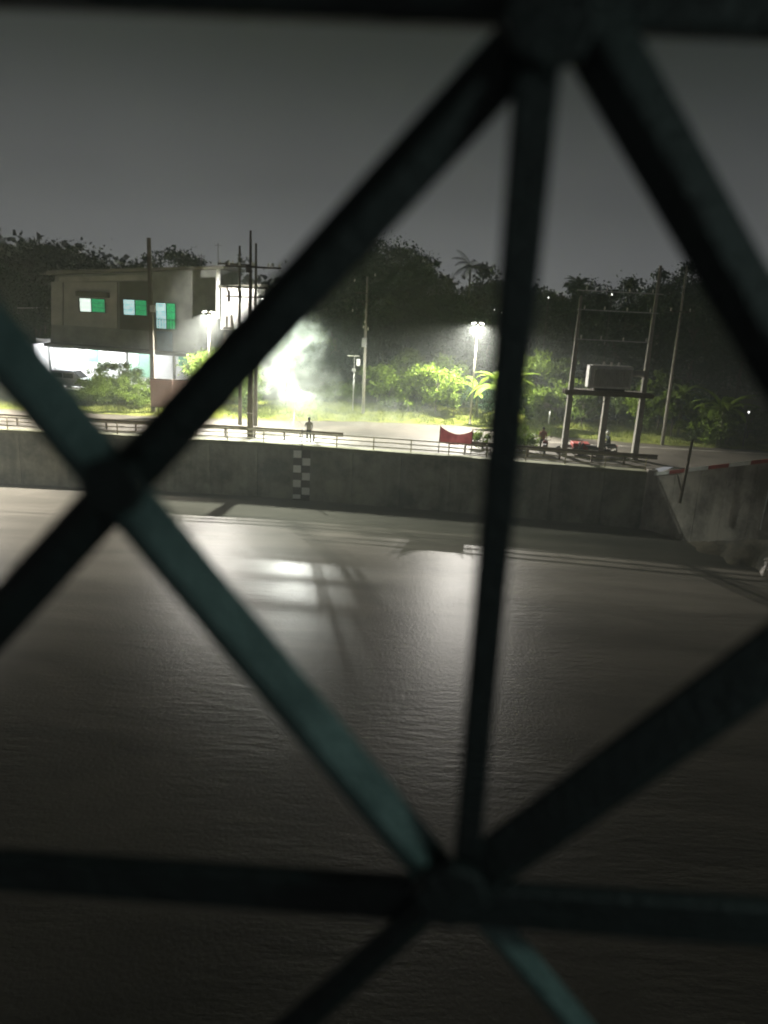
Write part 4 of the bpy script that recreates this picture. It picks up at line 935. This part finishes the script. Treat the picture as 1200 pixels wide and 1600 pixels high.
sm = bpy.data.materials.new('smoke_volume'); sm.use_nodes = True; n = sm.node_tree.nodes; l = sm.node_tree.links; n.clear()
o = n.new('ShaderNodeOutputMaterial'); pv = n.new('ShaderNodeVolumePrincipled'); l.new(pv.outputs[0], o.inputs['Volume']); pv.inputs['Color'].default_value = (.86, .93, .87, 1); pv.inputs['Anisotropy'].default_value = .2
t = n.new('ShaderNodeTexCoord'); nz = n.new('ShaderNodeTexNoise'); nz.inputs['Scale'].default_value = .62; nz.inputs['Detail'].default_value = 5; nz.inputs['Distortion'].default_value = 1.6
l.new(t.outputs['Object'], nz.inputs['Vector'])
ln = n.new('ShaderNodeVectorMath'); ln.operation = 'LENGTH'; mp = n.new('ShaderNodeMapping'); mp.inputs['Location'].default_value = (-1, -1, -1); mp.inputs['Scale'].default_value = (2, 2, 2)
l.new(t.outputs['Generated'], mp.inputs[0]); l.new(mp.outputs[0], ln.inputs[0])
fa = n.new('ShaderNodeMapRange'); fa.inputs[1].default_value = .25; fa.inputs[2].default_value = 1; fa.inputs[3].default_value = 1; fa.inputs[4].default_value = 0; l.new(ln.outputs['Value'], fa.inputs[0])
nr = n.new('ShaderNodeMapRange'); nr.inputs[1].default_value = .42; nr.inputs[2].default_value = .72; nr.inputs[3].default_value = .02; nr.inputs[4].default_value = 1.7; l.new(nz.outputs[0], nr.inputs[0])
mu = n.new('ShaderNodeMath'); mu.operation = 'MULTIPLY'; l.new(fa.outputs[0], mu.inputs[0]); l.new(nr.outputs[0], mu.inputs[1])
m2 = n.new('ShaderNodeMath'); m2.operation = 'MULTIPLY'; l.new(mu.outputs[0], m2.inputs[0]); m2.inputs[1].default_value = .15; l.new(m2.outputs[0], pv.inputs['Density'])
sm2 = sm.copy(); sm2.name = 'plume_volume'; [x for x in sm2.node_tree.nodes if x.type == 'MATH'][-1].inputs[1].default_value = .34
sm3 = sm.copy(); sm3.name = 'thin_smoke_volume'; [x for x in sm3.node_tree.nodes if x.type == 'MATH'][-1].inputs[1].default_value = .06
def blob(c, d, label, tilt=0., sm=sm):
    bm = bmesh.new(); bmesh.ops.create_icosphere(bm, subdivisions=3, radius=1)
    for v in bm.verts: v.co = Vector((v.co.x * d[0], v.co.y * d[1], v.co.z * d[2]))
    me = bpy.data.meshes.new('smoke'); bm.to_mesh(me); bm.free(); me.materials.append(sm); o = bpy.data.objects.new('smoke', me); link(o); o.location = c; o.rotation_euler = (0, tilt, 0)
    return tag(o, label, 'smoke', kind='stuff')
blob((FL.x + .6, 59.6, 2.6), (3.4, 3.2, 3.0), 'dense white smoke glowing around the floodlight')
blob((at(452, 545, 57.6).x, 57.6, 6.0), (3.0, 2.5, 4.9), 'tall drifting smoke plume rising beside the tallest pole', R(14), sm2)
blob((at(560, 660, 58).x, 58, 1.1), (7.5, 3.0, 1.7), 'thin low smoke drifting right along the road', 0., sm3)

# haze box around everything
hb = MB().box((20, 122, 17.5), (640, 304, 47.4)).build('haze', bpy.data.materials.new('haze_air')); hb.data.materials[0].use_nodes = True
n = hb.data.materials[0].node_tree.nodes; l = hb.data.materials[0].node_tree.links; n.clear(); o = n.new('ShaderNodeOutputMaterial'); pv = n.new('ShaderNodeVolumePrincipled'); l.new(pv.outputs[0], o.inputs['Volume'])
pv.inputs['Color'].default_value = (.86, .93, .88, 1); pv.inputs['Density'].default_value = HAZE; pv.inputs['Anisotropy'].default_value = 0
tag(hb, kind='stuff')

# ------------------------------------------------------------------ window grille right in front of the camera
YG_ = .36
gr = empty('window_grille', tuple(at(700, 1390, YG_)), 'dark iron window grille with crossing diagonal bars close in front', 'grille'); go = gr.location.copy()
teal = mat('lit_bar_paint', (.075, .145, .135), .5, .45, 14, col2=(.15, .235, .22), bump=.3, bscale=200)  # light falling on the diagonal bar is put into this paler teal
iron = mat('unlit_bar_paint', (.007, .013, .012), .6, .4, 30, bump=.3, bscale=200)  # unlit bars of the same grille, shade put into the near-black colour
def bar3(p0, p1, w0, w1, mtl, label=None, Y=YG_, shape='diamond', name='bar'):
    a = at(*p0, Y) - go; b_ = at(*p1, Y) - go; d = (b_ - a).normalized(); s = Vector((0, 1, 0)).cross(d).normalized(); f = Vector((0, -1, 0))
    k = Y / 1200 * 1.04
    ra, rb = w0 * k / 2, w1 * k / 2; vs = []
    cs_ = [(-1, .08), (-.92, -.06), (.1, -.62), (.25, -.62), (.95, -.04), (1, .08), (.55, .45), (-.55, .45)] if shape == 'diamond' else [(-1, -.25), (-.85, -.4), (.85, -.4), (1, -.25), (1, .25), (.85, .4), (-.85, .4), (-1, .25)]
    for p, r_ in ((a, ra), (b_, rb)):
        for u, v in cs_: vs.append(p + s * u * r_ + Vector((0, 1, 0)) * v * r_)
    K = len(cs_)
    o = MB().add(vs, [(i, (i + 1) % K, K + (i + 1) % K, K + i) for i in range(K)] + [tuple(range(K))[::-1], tuple(range(K, 2 * K))]).build(name, mtl, gr)
    if label: o['label'] = label
    return o
bar3((-160, 350), (692, 1378), 92, 82, teal, 'diagonal bar with lamp light put into its teal colour')
bar3((730, 1395), (1010, 1730), 56, 54, teal, 'lower diagonal bar with lamp light put into its teal colour', Y=.39)
bar3((860, 20), (-140, 1120), 78, 78, iron)
bar3((880, -40), (1340, 770), 96, 92, iron)
bar3((850, -10), (724, 1400), 62, 44, iron, Y=.352, shape='flat')
bar3((700, 1400), (1420, 880), 100, 128, iron, Y=.356)
bar3((680, 1410), (330, 1720), 60, 70, iron)
bar3((-300, 1338), (1500, 1462), 74, 96, iron, shape='flat', Y=.372, name='rail')
bar3((-300, -62), (1500, 12), 90, 92, iron, shape='flat', Y=.372, name='rail')
for (px_, py), r_ in (((176, 760), 52), ((860, 30), 66), ((704, 1398), 70)):
    c = at(px_, py, .340) - go; k = .340 / 1200
    MB().lathe([(r_ * k * .9, -.004), (r_ * k * 1.02, -.002), (r_ * k * 1.02, .004), (r_ * k * .9, .006)], c, 8, axis='Y').build('gusset_plate', iron, gr)
# the wall lamp just outside the frame, on the building the picture is taken from
wlm = empty('wall_lamp', (1.0, .03, 9.9), 'dim greenish bulkhead lamp on the near building beside the window', 'lamp')
MB().lathe([(.02, -.05), (.1, -.04), (.1, .02), (.06, .05), (.02, .055)], (0, 0, 0), 12, axis='Y').build('housing', steeld, wlm)
spot('wall_lamp_light', (.92, .04, 9.85), (0, .36, 9.45), 8.5, 120, (.75, 1, .93), .05)
